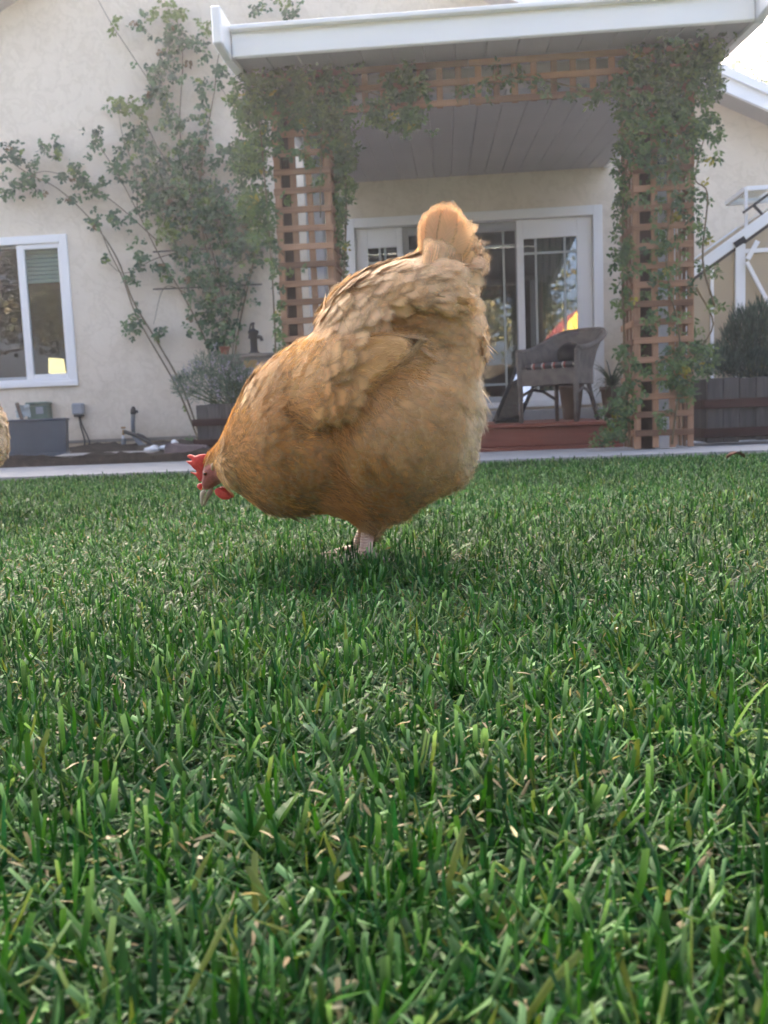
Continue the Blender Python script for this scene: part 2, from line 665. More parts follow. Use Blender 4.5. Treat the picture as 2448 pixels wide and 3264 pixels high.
xs = np.concatenate([np.linspace(-60, -7, 6), np.linspace(-6, 6, 41), np.linspace(7, 60, 6)])
ys = np.concatenate([np.linspace(-60, -6, 5), np.linspace(-5, LAWN_EDGE - .01, 40)])
X, Y = np.meshgrid(xs, ys)
Z = lawn_z(Y) - 0.004 + 0.004 * np.sin(X * 5.1) * np.cos(Y * 4.3)
V = np.stack([X.ravel(), Y.ravel(), Z.ravel()], 1)
nx = len(xs)
i, j = np.meshgrid(np.arange(nx - 1), np.arange(len(ys) - 1))
q = (j * nx + i).ravel()
lawn = np_mesh('lawn', V, np.stack([q, q + 1, q + nx + 1, q + nx], 1), MT['thatch'], smooth=True)
tag(lawn, kind='structure')
# ground under house and beyond, out to the horizon
g = MB()
g.add([(-150, LAWN_EDGE - .02, -.16), (150, LAWN_EDGE - .02, -.16), (150, 160, -.16), (-150, 160, -.16)], [(0, 1, 2, 3)])
tag(g.build('ground', MT['soil']), kind='structure')

WALL_Y = 9.4
p = MB()
BED_Y = 7.05
XB = at(1000, 1430, BED_Y).x
p.add([(-9, 4.3, slab_z(4.3)), (9, 4.3, slab_z(4.3)), (9, BED_Y, slab_z(BED_Y)), (-9, BED_Y, slab_z(BED_Y)),
       (-9, 4.3, -.2), (9, 4.3, -.2)], [(0, 1, 2, 3), (4, 5, 1, 0)])
p.add([(XB, BED_Y, slab_z(BED_Y)), (9, BED_Y, slab_z(BED_Y)), (9, WALL_Y, slab_z(BED_Y)), (XB, WALL_Y, slab_z(BED_Y))], [(0, 1, 2, 3)])
tag(p.build('concrete_path', MT['concrete']), kind='structure')

# raised soil bed along the left wall
nx, ny = 90, 22
xs = np.linspace(-7, XB - .01, nx)
ys = np.concatenate([[BED_Y, BED_Y + .012], np.linspace(BED_Y + .05, WALL_Y - .001, ny - 2)])
X, Y = np.meshgrid(xs, ys)
Z = -.045 + .045 * (Y - BED_Y) / (WALL_Y - BED_Y) + .012 * rng.standard_normal(X.shape) + .012 * np.sin(X * 7 + Y * 3)
Z[0] = -.14
V = np.stack([X.ravel(), (Y + .012 * np.sin(X * 9)).ravel(), Z.ravel()], 1)
i, j = np.meshgrid(np.arange(nx - 1), np.arange(ny - 1))
q = (j * nx + i).ravel()
bed = np_mesh('planting_bed', V, np.stack([q, q + 1, q + nx + 1, q + nx], 1), MT['soil'], smooth=True)
tag(bed, kind='structure')

# ------------------------------------------------------------------ house
house = empty('house', (0, WALL_Y, 0), label='cream stucco house with white rake boards, sliding patio door and white window', cat='house')
HY = WALL_Y
# openings (x0,x1,z0,z1)
wr = at(232, 990, HY).x
wt = at(105, 752, HY).z
wb = at(125, 1234, HY).z
WIN = (wr - 1.10, wr, wb, wt)
dl, dr = at(1112, 1000, HY).x, at(1921, 850, HY).x
dt = at(1515, 676, HY).z
db = at(1553, 1300, HY).z
DOOR = (dl, dr, db, dt)
# roofline: bottom edge of the rake on the right, mirrored left of the peak
ra, rb = at(2311, 297, HY - .32), at(2448, 357, HY - .32)
SL = (ra.z - rb.z) / (rb.x - ra.x)
pk = at(780, -300, HY - .32)
PKX = pk.x - .45
PKZ = ra.z + SL * (ra.x - PKX)


def roof_z(x, off=0.0):
    return PKZ - SL * abs(x - PKX) + off


XL, XR = PKX - 7.2, PKX + 7.2
wall = MB()
brk = sorted({XL, WIN[0], WIN[1], DOOR[0], DOOR[1], PKX, XR})
for a, b in zip(brk[:-1], brk[1:]):
    mid = (a + b) / 2
    segs = [(-.14, None)]
    for o in (WIN, DOOR):
        if o[0] - 1e-6 <= mid <= o[1] + 1e-6:
            segs = [(-.14, o[2]), (o[3], None)]
    for z0, z1 in segs:
        za = roof_z(a, .10) if z1 is None else z1
        zb = roof_z(b, .10) if z1 is None else z1
        if z0 < min(za, zb):
            wall.prism([(a, z0), (b, z0), (b, zb), (a, za)], HY, HY + .16)
wall.build('wall', MT['stucco'], house, (0, -HY, 0))
# weep screed line at the foot of the wall
sm = MB()
sm.box(XL, DOOR[0] - .1, HY - .018, HY - .002, .025, .06)
sm.box(DOOR[1] + .1, XR, HY - .018, HY - .002, .025, .06)
sm.build('base_flashing', simple('grey_flashing', (.20, .18, .155), .7), house, (0, -HY, 0))
# roof slabs, rake boards, soffit
for sgn in (-1, 1):
    xe = PKX + sgn * 7.6
    def poly(o0, o1):
        a = [(PKX, PKZ + o0), (xe, PKZ + o0 - SL * 7.6), (xe, PKZ + o1 - SL * 7.6), (PKX, PKZ + o1)]
        return a if sgn < 0 else a[::-1]
    MB().prism(poly(0, .17), HY - .36, HY - .32).build('rake_board', MT['aluwhite'], house, (0, -HY, 0))
    MB().prism(poly(.13, .215), HY - .40, HY - .362).build('rake_trim', MT['aluwhite'], house, (0, -HY, 0))
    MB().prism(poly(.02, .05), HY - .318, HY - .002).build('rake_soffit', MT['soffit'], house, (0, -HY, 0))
    MB().prism(poly(.18, .24), HY - .318, HY + 7).build('roof', MT['shingle'], house, (0, -HY, 0))
# rooms behind the glass
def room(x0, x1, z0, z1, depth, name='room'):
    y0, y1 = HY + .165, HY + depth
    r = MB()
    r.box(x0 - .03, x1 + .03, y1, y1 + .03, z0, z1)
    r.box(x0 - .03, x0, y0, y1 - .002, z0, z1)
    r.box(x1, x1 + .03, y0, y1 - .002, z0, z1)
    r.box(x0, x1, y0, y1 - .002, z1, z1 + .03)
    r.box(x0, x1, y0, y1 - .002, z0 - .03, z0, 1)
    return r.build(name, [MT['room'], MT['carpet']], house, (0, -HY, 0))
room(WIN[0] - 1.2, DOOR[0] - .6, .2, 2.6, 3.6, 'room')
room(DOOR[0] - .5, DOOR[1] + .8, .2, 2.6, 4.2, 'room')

# --- left sliding window
win = empty('window', (0, 0, 0)); win.parent = house
x0, x1, z0, z1 = WIN
def hb(name, mat, parent, x0, x1, y0, y1, z0, z1, bev=.004):
    return MB().box(x0, x1, y0, y1, z0, z1, 0, bev).build(name, mat, parent, (0, -HY, 0))
T = .085
YF = HY - .02
hb('frame', MT['vinyl'], win, x0, x0 + T, YF, HY + .10, z0, z1)
hb('frame', MT['vinyl'], win, x1 - T, x1, YF, HY + .10, z0, z1)
hb('frame', MT['vinyl'], win, x0 + T, x1 - T, YF, HY + .10, z1 - T, z1)
hb('frame', MT['vinyl'], win, x0 + T, x1 - T, YF, HY + .10, z0, z0 + T)
hb('sill', MT['vinyl'], win, x0 - .012, x1 + .012, HY - .035, HY - .0205, z0 + .001, z0 + .055)
mx0 = at(84, 1000, HY).x - .055
# right sash (front)
sx0, sx1 = mx0, x1 - T - .002
S = .052
for a in ((sx0, sx0 + S + .03, z0 + T + .001, z1 - T - .001), (sx1 - S * .6, sx1, z0 + T + .001, z1 - T - .001)):
    hb('sash', MT['vinyl'], win, a[0], a[1], HY + .0, HY + .045, a[2], a[3])
hb('sash', MT['vinyl'], win, sx0 + S + .03, sx1 - S * .6, HY, HY + .045, z1 - T - S, z1 - T - .001)
hb('sash', MT['vinyl'], win, sx0 + S + .03, sx1 - S * .6, HY, HY + .045, z0 + T + .001, z0 + T + S)
hb('pane', MT['glass'], win, sx0 + S + .03, sx1 - S * .6, HY + .02, HY + .026, z0 + T + S, z1 - T - S, 0)
# left sash behind an insect screen frame
hb('pane', MT['dglass'], win, x0 + T, sx0 + .01, HY + .075, HY + .08, z0 + T, z1 - T, 0)
for a in ((x0 + T + .001, x0 + T + .035, z0 + T + .001, z1 - T - .001), ):
    hb('screen_frame', MT['screen'], win, a[0], a[1], HY + .048, HY + .062, a[2], a[3])
hb('screen_frame', MT['screen'], win, x0 + T + .036, sx0 - .002, HY + .048, HY + .062, z0 + T + .001, z0 + T + .035)
hb('screen_frame', MT['screen'], win, x0 + T + .036, sx0 - .002, HY + .048, HY + .062, z1 - T - .03, z1 - T - .001)
# folded cellular blind, slat by slat
bz = at(150, 902, HY + .12).z
nb = 9
zz = np.linspace(bz, z1 - T, nb + 1)
for k in range(nb):
    h_ = zz[k + 1] - zz[k]
    hb('blind_slat', MT['blind'], win, x0 + T + .01, x1 - T - .01, HY + .105 + .006 * (k % 2), HY + .125, zz[k] + .002, zz[k + 1] - .004, .006)

# --- sliding patio door
door = empty('sliding_door', (0, 0, 0)); door.parent = house
x0, x1, z0, z1 = DOOR
T = .095
hb('frame', MT['vinyl'], door, x0, x0 + T, HY - .025, HY + .12, z0, z1)
hb('frame', MT['vinyl'], door, x1 - T, x1, HY - .025, HY + .12, z0, z1)
hb('frame', MT['vinyl'], door, x0 + T, x1 - T, HY - .025, HY + .12, z1 - T, z1)
hb('sill', MT['vinyl'], door, x0 + T, x1 - T, HY - .06, HY + .12, z0 - .01, z0 + .05)
def X(px, py=1000):
    return at(px, py, HY + .03).x
def leaf(a, b, sl, sr, y, top, bot, mat, frame=None):
    """one glazed leaf between x=a..b: stiles, rails, pane and muntin bars"""
    fm = frame or MT['vinyl']
    zt, zb = z1 - T - .002, z0 + .052
    L = empty('door_leaf'); L.parent = door
    hb('stile', fm, L, a, a + sl, y, y + .04, zb, zt)
    hb('stile', fm, L, b - sr, b, y, y + .04, zb, zt)
    hb('rail', fm, L, a + sl, b - sr, y, y + .04, zt - top, zt)
    hb('rail', fm, L, a + sl, b - sr, y, y + .04, zb, zb + bot)
    ga, gb, gz0, gz1 = a + sl, b - sr, zb + bot, zt - top
    hb('pane', mat, L, ga, gb, y + .018, y + .024, gz0, gz1, 0)
    off = .15
    for zc in (gz1 - off, gz0 + off * .85):
        hb('muntin', MT['muntin'], L, ga, gb, y + .010, y + .0165, zc - .012, zc + .012, .002)
    for xc in (ga + off * .82, gb - off * .82):
        hb('muntin', MT['muntin'], L, xc - .011, xc + .011, y + .008, y + .0095, gz0, gz1, 0)
    return L
TL = .11
leaf(x0 + T + .003, X(1291), .125, .06, HY + .035, .20, .10, MT['doorglass'])
leaf(X(1280), X(1655), .10, .02, HY + .08, .09, .06, MT['doorglass'], MT['screen'])
leaf(X(1652), x1 - T - .003, .07, .155, HY + .03, .19, .10, MT['doorglass'])
# curtain hanging inside the right leaf, pleated
cv = MB()
xa, xb = X(1722), X(1865)
n = 60
vs = []
for k in range(n + 1):
    t = k / n
    xx = xa + (xb - xa) * t
    yy = HY + .30 + .03 * math.sin(t * 42) + .012 * math.sin(t * 97)
    vs += [(xx, yy, z0 + .03), (xx, yy, z1 - .05)]
cv.add(vs, [(2 * k, 2 * k + 2, 2 * k + 3, 2 * k + 1) for k in range(n)])
cv.build('curtain', MT['curtain'], door, (0, -HY, 0), True)
# concrete step under the sill
MB().box(x0 - .1, x1 + .1, HY - .55, HY - .004, slab_z(7) - .05, z0 - .035, 0, .01).build('threshold_step', MT['concrete'], house, (0, -HY, 0))

# glowing panel added inside the left window, imitates a bright reflection
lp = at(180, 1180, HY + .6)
glow = empty('reflection_glow', (lp.x, lp.y, 0), label='added glowing pale yellow panel imitating a reflection behind the white window', cat='glow')
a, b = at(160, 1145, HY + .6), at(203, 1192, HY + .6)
MB().prism([(a.x - lp.x, b.z + .01), (b.x - lp.x, b.z - .01), (b.x - lp.x - .015, a.z), (a.x - lp.x + .012, a.z + .012)], -.07, .07).build('glow_panel', MT['glow'], glow)
MB().lathe([(.05, 0), (.05, .02), (.012, .05), (.02, .12), (.012, .2), (.012, .30)], (0.02, 0, b.z - .30), 12).build('glow_stand', MT['glowstand'], glow)
tb = MB()
tb.box(-.35, .3, -.2, .25, b.z - .34, b.z - .305)
for sx in (-.33, .24):
    for sy in (-.18, .19):
        tb.box(sx, sx + .04, sy, sy + .04, .2, b.z - .341)
o = tb.build('side_table', MT['glowstand'], None, (lp.x, lp.y, 0))
tag(o, 'small wooden side table under the added glowing panel behind the window', 'table')

# ------------------------------------------------------------------ patio cover
FY = 4.9
cover = empty('patio_cover', (0, FY, 0), label='white patio cover with sloping ribbed ceiling and deep blank fascia', cat='patio cover')
fl, fr = at(740, 181, FY), at(2408, 66, FY)
FZ = (fl.z + fr.z) / 2
cz = at(1730, 547, HY - .01).z
CX0, CX1 = fl.x, fr.x
ftop = at(740, 88, FY).z
FTH = ftop - fl.z
print('cover', CX0, CX1, FZ, cz, FTH)
MB().box(CX0, CX1, 0, .03, FZ, FZ + FTH, 0, .006).build('fascia', MT['aluwhite'], cover)
MB().box(CX0, CX1, -.035, .0295, FZ + FTH - .02, FZ + FTH + .006, 0, .004).build('drip_edge', MT['aluwhite'], cover)
for sx, xa, xb in ((-1, CX0 - .055, CX0 - .004), (1, CX1 + .004, CX1 + .055)):
    MB().box(xa, xb, -.20, .03, FZ - .005, FZ + FTH + .035, 0, .008).build('end_cap', MT['aluwhite'], cover)
    e = MB()
    e.prism([(.031, FZ - .004), (HY - FY - .01, cz - .004), (HY - FY - .01, cz + .14), (.031, FZ + .14)], xa, xb, 'x')
    e.build('side_rail', MT['aluwhite'], cover)
SLC = (cz - FZ) / (HY - FY)
# flat lip behind the fascia, then the ribbed ceiling panels one by one
npan = int(round((CX1 - CX0) / .167))
pw = (CX1 - CX0) / npan
pm = MB()
L = HY - FY - .035
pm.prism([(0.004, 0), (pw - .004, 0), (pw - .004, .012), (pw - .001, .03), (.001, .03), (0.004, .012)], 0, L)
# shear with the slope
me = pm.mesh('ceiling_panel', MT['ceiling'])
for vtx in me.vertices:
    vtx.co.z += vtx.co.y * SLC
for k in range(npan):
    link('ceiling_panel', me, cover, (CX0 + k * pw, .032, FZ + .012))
rf = MB()
rf.prism([(.032, FZ + .06), (L, cz + .06), (L, cz + .14), (.032, FZ + .14)], CX0, CX1, 'x')
rf.build('roof_deck', MT['aluwhite'], cover)
PY = 5.27
MB().box(CX0 + .15, CX1 - .12, .46, .55, FZ - .07, FZ + .035, 0, .006).build('beam', MT['soffit'], cover)

# posts
def post(px, py, yy):
    c = at(px, py, yy)
    return MB().box(c.x - .052, c.x + .052, yy - FY - .05, yy - FY + .05, slab_z(yy) - .03, FZ - .068 + .02, 0, .006).build('post', MT['post'], cover)
post(1010, 800, 5.44)
post(2118, 900, 5.44)
for px_ in (930, 2052):
    c_ = at(px_, 850, 5.50)
    MB().box(c_.x - .05, c_.x + .05, .56, .64, slab_z(5.5) - .03, FZ - .05, 0, .005).build('wooden_post', MT['darkpost'], cover)

# ------------------------------------------------------------------ lattice
SW, ST = .036, .012
slat_cache = {}
def slat(L, vert, mat):
    key = (round(L, 3), vert, mat.name)
    if key not in slat_cache:
        b = MB()
        if vert == 2:      # upright
            b.box(-SW / 2, SW / 2, -ST / 2, ST / 2, 0, L, 0, .002)
        elif vert == 1:    # along y
            b.box(-ST / 2, ST / 2, 0, L, -SW / 2, SW / 2, 0, .002)
        elif vert == 3:    # upright, facing sideways
            b.box(-ST / 2, ST / 2, -SW / 2, SW / 2, 0, L, 0, .002)
        else:
            b.box(0, L, -ST / 2, ST / 2, -SW / 2, SW / 2, 0, .002)
        slat_cache[key] = b.mesh('slat', mat)
    return slat_cache[key]


def jit(a=.004):
    return random.uniform(-a, a)


def lattice_front(root, x0, x1, z0, z1, nv, zs):
    """uprights behind, rails in front; rails at the listed heights"""
    for k in range(nv):
        xx = x0 + SW / 2 + (x1 - x0 - SW) * k / (nv - 1)
        o = link('slat', slat(z1 - z0, 2, MT['redwood_v']), root, (xx + jit(.003), .0, z0 + jit(.006)))
        o.rotation_euler.y = jit(.006)
    for zc in zs:
        o = link('slat', slat(x1 - x0, 0, MT['redwood']), root, (x0 + jit(.003), -ST - .001, zc + jit(.003)))
        o.rotation_euler.y = jit(.008)


def lattice_side(root, xx, y0, y1, z0, z1, nv, zs, sgn):
    for k in range(nv):
        yy = y0 + SW / 2 + .02 + (y1 - y0 - SW - .02) * k / (nv - 1)
        link('slat', slat(z1 - z0, 3, MT['redwood_v']), root, (xx, yy, z0))
    for zc in zs:
        link('slat', slat(y1 - y0 - .02, 1, MT['redwood']), root, (xx + sgn * (ST + .001), y0 + .02, zc + jit(.003)))


LP = .1055
def lattice_post(xa, xb, side, label):
    zb_ = slab_z(PY) + .006
    root = empty('lattice_screen', (0, PY, 0), label=label, cat='lattice', group='lattice screens round the patio posts')
    zt = FZ - .07
    zs = [zb_ + .09 + LP * k for k in range(40) if zb_ + .09 + LP * k < zt - .03]
    lattice_front(root, xa, xb, zb_, zt, 4, zs)
    xx = xb - SW * .3 if side > 0 else xa + SW * .3
    lattice_side(root, xx, .008, .36, zb_, zt, 4, zs, side)
    xx = xa + SW * .3 if side > 0 else xb - SW * .3
    lattice_side(root, xx, .008, .36, zb_, zt, 4, zs, -side)
    return root
la, lb = at(880, 700, PY).x, at(1061, 700, PY).x
lattice_post(la, lb, 1, 'redwood lattice screen round the post beside the wall rose and pump')
ra_, rb_ = at(2019, 900, PY).x, at(2208, 900, PY).x
lattice_post(ra_, rb_, -1, 'redwood lattice screen round the post beside the greenhouse and wicker chair')
hz = [at(1500, y, PY).z for y in (211, 269, 331)]
head = empty('lattice_header', (0, PY, 0), label='redwood lattice strip running under the patio cover between the posts', cat='lattice')
hx0, hx1 = la + .02, rb_ - .02
nvh = int((hx1 - hx0) / .106)
for k in range(nvh + 1):
    o = link('slat', slat(FZ - .0 - hz[2] + .02, 2, MT['redwood_v']), head, (hx0 + (hx1 - hx0) * k / nvh + jit(.004), -.03, hz[2] - .02 + jit()))
    o.rotation_euler.y = jit(.012)
for zc in hz + [hz[0] + .10]:
    cuts = [hx0 - .05, hx0 + (hx1 - hx0) * .48, hx1 + .05]
    for a, b in zip(cuts[:-1], cuts[1:]):
        o = link('slat', slat(b - a - .003, 0, MT['redwood']), head, (a, -.03 - ST - .001, zc + jit(.003)))

# ------------------------------------------------------------------ deck platform
DY = 6.3
dz = at(1740, 1348, DY).z
dx0, dx1 = at(1075, 1360, DY).x, at(1985, 1340, DY).x
deck = empty('deck_platform', (0, DY, 0), label='low brick red deck platform in front of the sliding door', cat='deck')
gz = slab_z(DY)
MB().box(dx0, dx1, .02, .045, gz + .03, dz - .027, 0, .003).build('riser', MT['deck'], deck)
MB().box(dx0 - .004, dx1 + .004, .0, .05, gz - .03, gz + .026, 0, .006).build('base_board', MT['deck'], deck)
bw = .145
for k in range(15):
    yy = -.012 + k * bw
    MB().box(dx0 - .01, dx1 + .01, yy, yy + bw - .006, dz - .025, dz, 0, .004).build('deck_board', MT['deck'], deck)
MB().box(dx0, dx1, .046, 15 * bw - .03, gz - .02, dz - .027).build('joist_frame', MT['deck'], deck)

# ------------------------------------------------------------------ wicker chair
cc_ = at(1775, 1347, 6.62)
chair = empty('wicker_chair', (cc_.x, 6.66, dz), label='brown wicker tub armchair with rolled rim and striped cushion on the red deck', cat='chair')
chair.rotation_euler.z = R(-33)
chair.scale = (.88, .88, .96)
chair.location.x += .05
# local: front = -y
Wd, Dp, SH = .25, .27, .395
def ucurve(n, wx, dy, zf, zb, flare=0.0):
    pts = []
    for k in range(n + 1):
        t = k / n                       # 0 = front left, 1 = front right
        a = math.pi * t
        s = abs(math.cos(a))
        cx = -math.cos(a)
        x = (wx + flare * (1 - s)) * math.copysign(abs(cx) ** .55, cx)
        y = -dy + (2 * dy + flare * 1.3) * (math.sin(a) ** .75)
        h = math.sin(a)
        z = zf + (zb - zf) * (h ** 1.4)
        pts.append((x, y, z))
    return pts
n = 40
bot = ucurve(n, Wd, Dp, SH, SH)
midc = ucurve(n, Wd + .005, Dp + .0, SH + .07, SH + .16, .045)
rim = ucurve(n, Wd + .02, Dp, SH + .14, SH + .315, .12)
sh = MB()
rows = [bot, midc, rim]
vs = []
fine = []
for a, b in ((bot, midc), (midc, rim)):
    for s_ in range(4):
        fine.append([Vector(p) * (1 - s_ / 4) + Vector(q_) * (s_ / 4) for p, q_ in zip(a, b)])
fine.append([Vector(p) for p in rim])
for r_ in fine:
    vs += r_
inner = []
for r_ in fine:
    for p_ in r_:
        c_ = Vector((0, -.02, p_.z))
        d_ = (p_ - c_); d_.z = 0
        inner.append(p_ - d_.normalized() * .016)
nr = len(fine)
fs = [(i * (n + 1) + k, i * (n + 1) + k + 1, (i + 1) * (n + 1) + k + 1, (i + 1) * (n + 1) + k) for i in range(nr - 1) for k in range(n)]
off = len(vs)
fs += [tuple(off + v for v in f[::-1]) for f in fs]
sh.add(vs + inner, fs)
sh.build('backrest', MT['wicker'], chair, smooth=True)
rm = MB(); rm.tube(smooth_path(rim, 2), .021, 8)
rm.build('rim', MT['wicker'], chair, smooth=True)
# seat, apron
seat_pts = [(p_[0], p_[1]) for p_ in bot]
MB().prism(seat_pts, SH - .03, SH, 'z').build('seat', MT['wicker'], chair)
ap = MB()
loop = [Vector((p_[0], p_[1], 0)) for p_ in bot]
loop2 = [loop[0] + (loop[-1] - loop[0]) * t for t in np.linspace(0, 1, 8)]
def strip(pts, z0, z1):
    vs = []
    for p_ in pts:
        vs += [(p_.x * 1.01, p_.y * 1.012, z0), (p_.x * 1.01, p_.y * 1.012, z1)]
    ap.add(vs, [(2 * k, 2 * k + 2, 2 * k + 3, 2 * k + 1) for k in range(len(pts) - 1)])
strip(loop, SH - .115, SH + .002)
strip(loop2, SH - .115, SH + .002)
ap.build('apron', MT['wicker'], chair)
for sx in (-1, 1):
    MB().tube([(sx * Wd * .99, -Dp, 0), (sx * Wd * .99, -Dp, SH * .6), (sx * (Wd + .015), -Dp, SH + .135)], [.019, .021, .022], 8).build('leg', MT['wicker'], chair, smooth=True)
    MB().tube([(sx * .19, .28, 0), (sx * .155, .2, SH * .6), (sx * .14, .18, SH - .02)], [.017, .02, .02], 8).build('leg', MT['wicker'], chair, smooth=True)
    MB().tube([(sx * Wd * .98, -Dp + .01, SH - .19), (sx * .23, -.1, SH - .145), (sx * .2, .05, SH - .16), (sx * .17, .21, SH - .22)], .012, 6).build('brace', MT['wicker'], chair, smooth=True)
cu = MB()
cu.box(-Wd + .035, Wd - .035, -Dp + .012, .17, SH + .003, SH + .05, 0, .018)
cush = cu.build('seat_cushion', MT['stripes'], None, smooth=True)
cush.location = chair.location; cush.rotation_euler = chair.rotation_euler; cush.scale = chair.scale
tag(cush, 'thin dark striped cushion lying on the wicker chair seat', 'cushion')

pw_ = MB().lathe([(.001, -.045), (.05, -.04), (.085, -.02), (.092, 0), (.085, .02), (.05, .04), (.001, .045)], (0, 0, 0), 18).build('round_pillow', simple('dark_pillow', (.022, .018, .018), .9, .3, 30), None, smooth=True)
pw_.location = chair.matrix_basis @ Vector((.01, .11, SH + .125)); pw_.rotation_euler = (R(68), 0, R(-33))
tag(pw_, 'small round dark pillow leaning on the wicker chair backrest', 'pillow')
# leaning framed glass panel left of the chair
A, B, C, D = at(1577, 1352, 6.75), at(1652, 1350, 6.85), at(1722, 1185, 7.25), at(1650, 1165, 7.15)
pan = empty('framed_panel', (A.x, A.y, dz), label='black framed glass panel leaning on its edge behind the wicker chair', cat='panel')
def bar(p_, q_, r_, mat, name, par):
    o_ = Vector(par.location)
    return MB().tube([Vector(p_) - o_, Vector(q_) - o_], r_, 4).build(name, mat, par)
A.z = B.z = dz + .022
pn = MB()
nrm = (B - A).cross(D - A).normalized() * .006
pp = [A, B, C, D]
o_ = Vector(pan.location)
pn.add([p_ - o_ - nrm for p_ in pp] + [p_ - o_ + nrm for p_ in pp], [(0, 1, 2, 3), (7, 6, 5, 4), (0, 4, 5, 1), (1, 5, 6, 2), (2, 6, 7, 3), (3, 7, 4, 0)])
pn.build('glass', MT['dglass'], pan)
for p_, q_ in ((A, B), (B, C), (C, D), (D, A)):
    bar(p_, q_, .02, MT['iron'], 'frame_bar', pan)

# pots by the door
def plant_pot(name, loc, r, h, mat, label, cat='pot', group=None):
    root = empty(name, loc, label=label, cat=cat, group=group)
    MB().lathe([(r * .62, 0), (r * .72, h * .3), (r * .9, h * .85), (r, h * .86), (r, h), (r * .88, h), (r * .84, h * .9)], (0, 0, 0), 22).build('pot_body', mat, root, smooth=True)
    MB().lathe([(r * .84, h * .88), (.001, h * .89)], (0, 0, 0), 16).build('potting_soil', MT['soil'], root)
    return root
pl = at(1822, 1330, 7.6)
plant_pot('plant_pot', (pl.x, 7.6, dz), .11, .30, MT['brownpot'], 'tall brown tapered pot standing behind the wicker chair')
pl = at(1950, 1240, 7.5)
pot2 = plant_pot('plant_pot', (pl.x, 7.5, dz), .10, .26, MT['brownpot'], 'small brown pot holding the spiky plant beside the lattice screen')


def strap_plant(name, loc, nl, L, wid, label, cat, cols, up=.9, mat=None):
    """arching strap leaves from one crown"""
    root = empty(name, loc, label=label, cat=cat)
    Vv, Ff, Cc = [], [], []
    rows = 6
    for k in range(nl):
        a = random.uniform(0, 2 * math.pi)
        el = random.uniform(.25, 1.35) * up
        l_ = L * random.uniform(.7, 1.1)
        d = Vector((math.cos(a), math.sin(a), 0))
        s_ = Vector((-math.sin(a), math.cos(a), 0))
        b = len(Vv)
        c_ = np.array(random.choice(cols)) * random.uniform(.8, 1.2)
        for r_ in range(rows + 1):
            t = r_ / rows
            pos = d * (l_ * math.cos(el) * t * (1 + .2 * t)) + Vector((0, 0, 1)) * (l_ * (math.sin(el) * t - .55 * t * t * math.cos(el * .8)))
            w_ = wid * (1 - t) ** .6 * .5 + .0008
            Vv += [pos - s_ * w_, pos + s_ * w_]
            Cc += [c_, c_]
        Ff += [(b + 2 * r_, b + 2 * r_ + 1, b + 2 * r_ + 3, b + 2 * r_ + 2) for r_ in range(rows)]
    np_mesh('leaves', np.array([tuple(v) for v in Vv]), np.array(Ff), mat or MT['vine_leaf'], np.array(Cc), parent=root, smooth=True)
    q_ = L / .36
    MB().lathe([(.02 * q_, -.03 * q_), (.015 * q_, .03 * q_), (.004 * q_, .06 * q_)], (0, 0, 0), 8).build('crown', MT['greenstem'], root)
    return root
strap_plant('spiky_plant', (pl.x, 7.5, dz + .26), 70, .36, .016, 'spiky green strap leaved plant growing beside the lattice screen and chair', 'plant',
            [(.04, .075, .035), (.06, .095, .05), (.035, .06, .04)])

# ------------------------------------------------------------------ stave planters
def planter(loc, W, D, H, label):
    root = empty('wooden_planter', loc, label=label, cat='planter', group='grey stave planters with dark red bands')
    n = int(W / .098)
    sw = W / n
    for k in range(n):
        for y in (0, D - .022):
            MB().box(k * sw + .002, (k + 1) * sw - .002, y + jit(.003), y + .022 + jit(.002), 0.02 + jit(.006), H + jit(.006), 0, .003).build('stave', MT['greywood'], root)
    nd = int(D / .098)
    for k in range(nd):
        yy = .026 + (D - .052) * k / nd
        for x_ in (-.002, W - .02):
            MB().box(x_, x_ + .022, yy + .002, yy + (D - .052) / nd - .002, .02, H + jit(.006), 0, .003).build('stave', MT['greywood'], root)
    for z_ in (.05, H * .55):
        MB().box(-.03, W + .03, -.032, -.004, z_, z_ + .058, 0, .004).build('band', MT['band'], root)
        MB().box(-.03, W + .03, D + .004, D + .032, z_, z_ + .058, 0, .004).build('band', MT['band'], root)
        MB().box(-.032, -.004, -.002, D + .002, z_, z_ + .058, 0, .004).build('band', MT['band'], root)
        MB().box(W + .004, W + .032, -.002, D + .002, z_, z_ + .058, 0, .004).build('band', MT['band'], root)
    MB().box(.024, W - .024, .026, D - .026, H - .10, H - .04).build('potting_soil', MT['soil'], root)
    return root
p1 = at(632, 1430, 7.35)
planter((p1.x, 7.35, -.055), 1.0, .5, .40, 'grey stave planter with dark red band holding the lavender')
p2 = at(2253, 1400, 5.75)
planter((p2.x, 5.75, slab_z(5.75)), 1.3, .5, .42, 'grey stave planter with two dark red bands holding the rosemary')


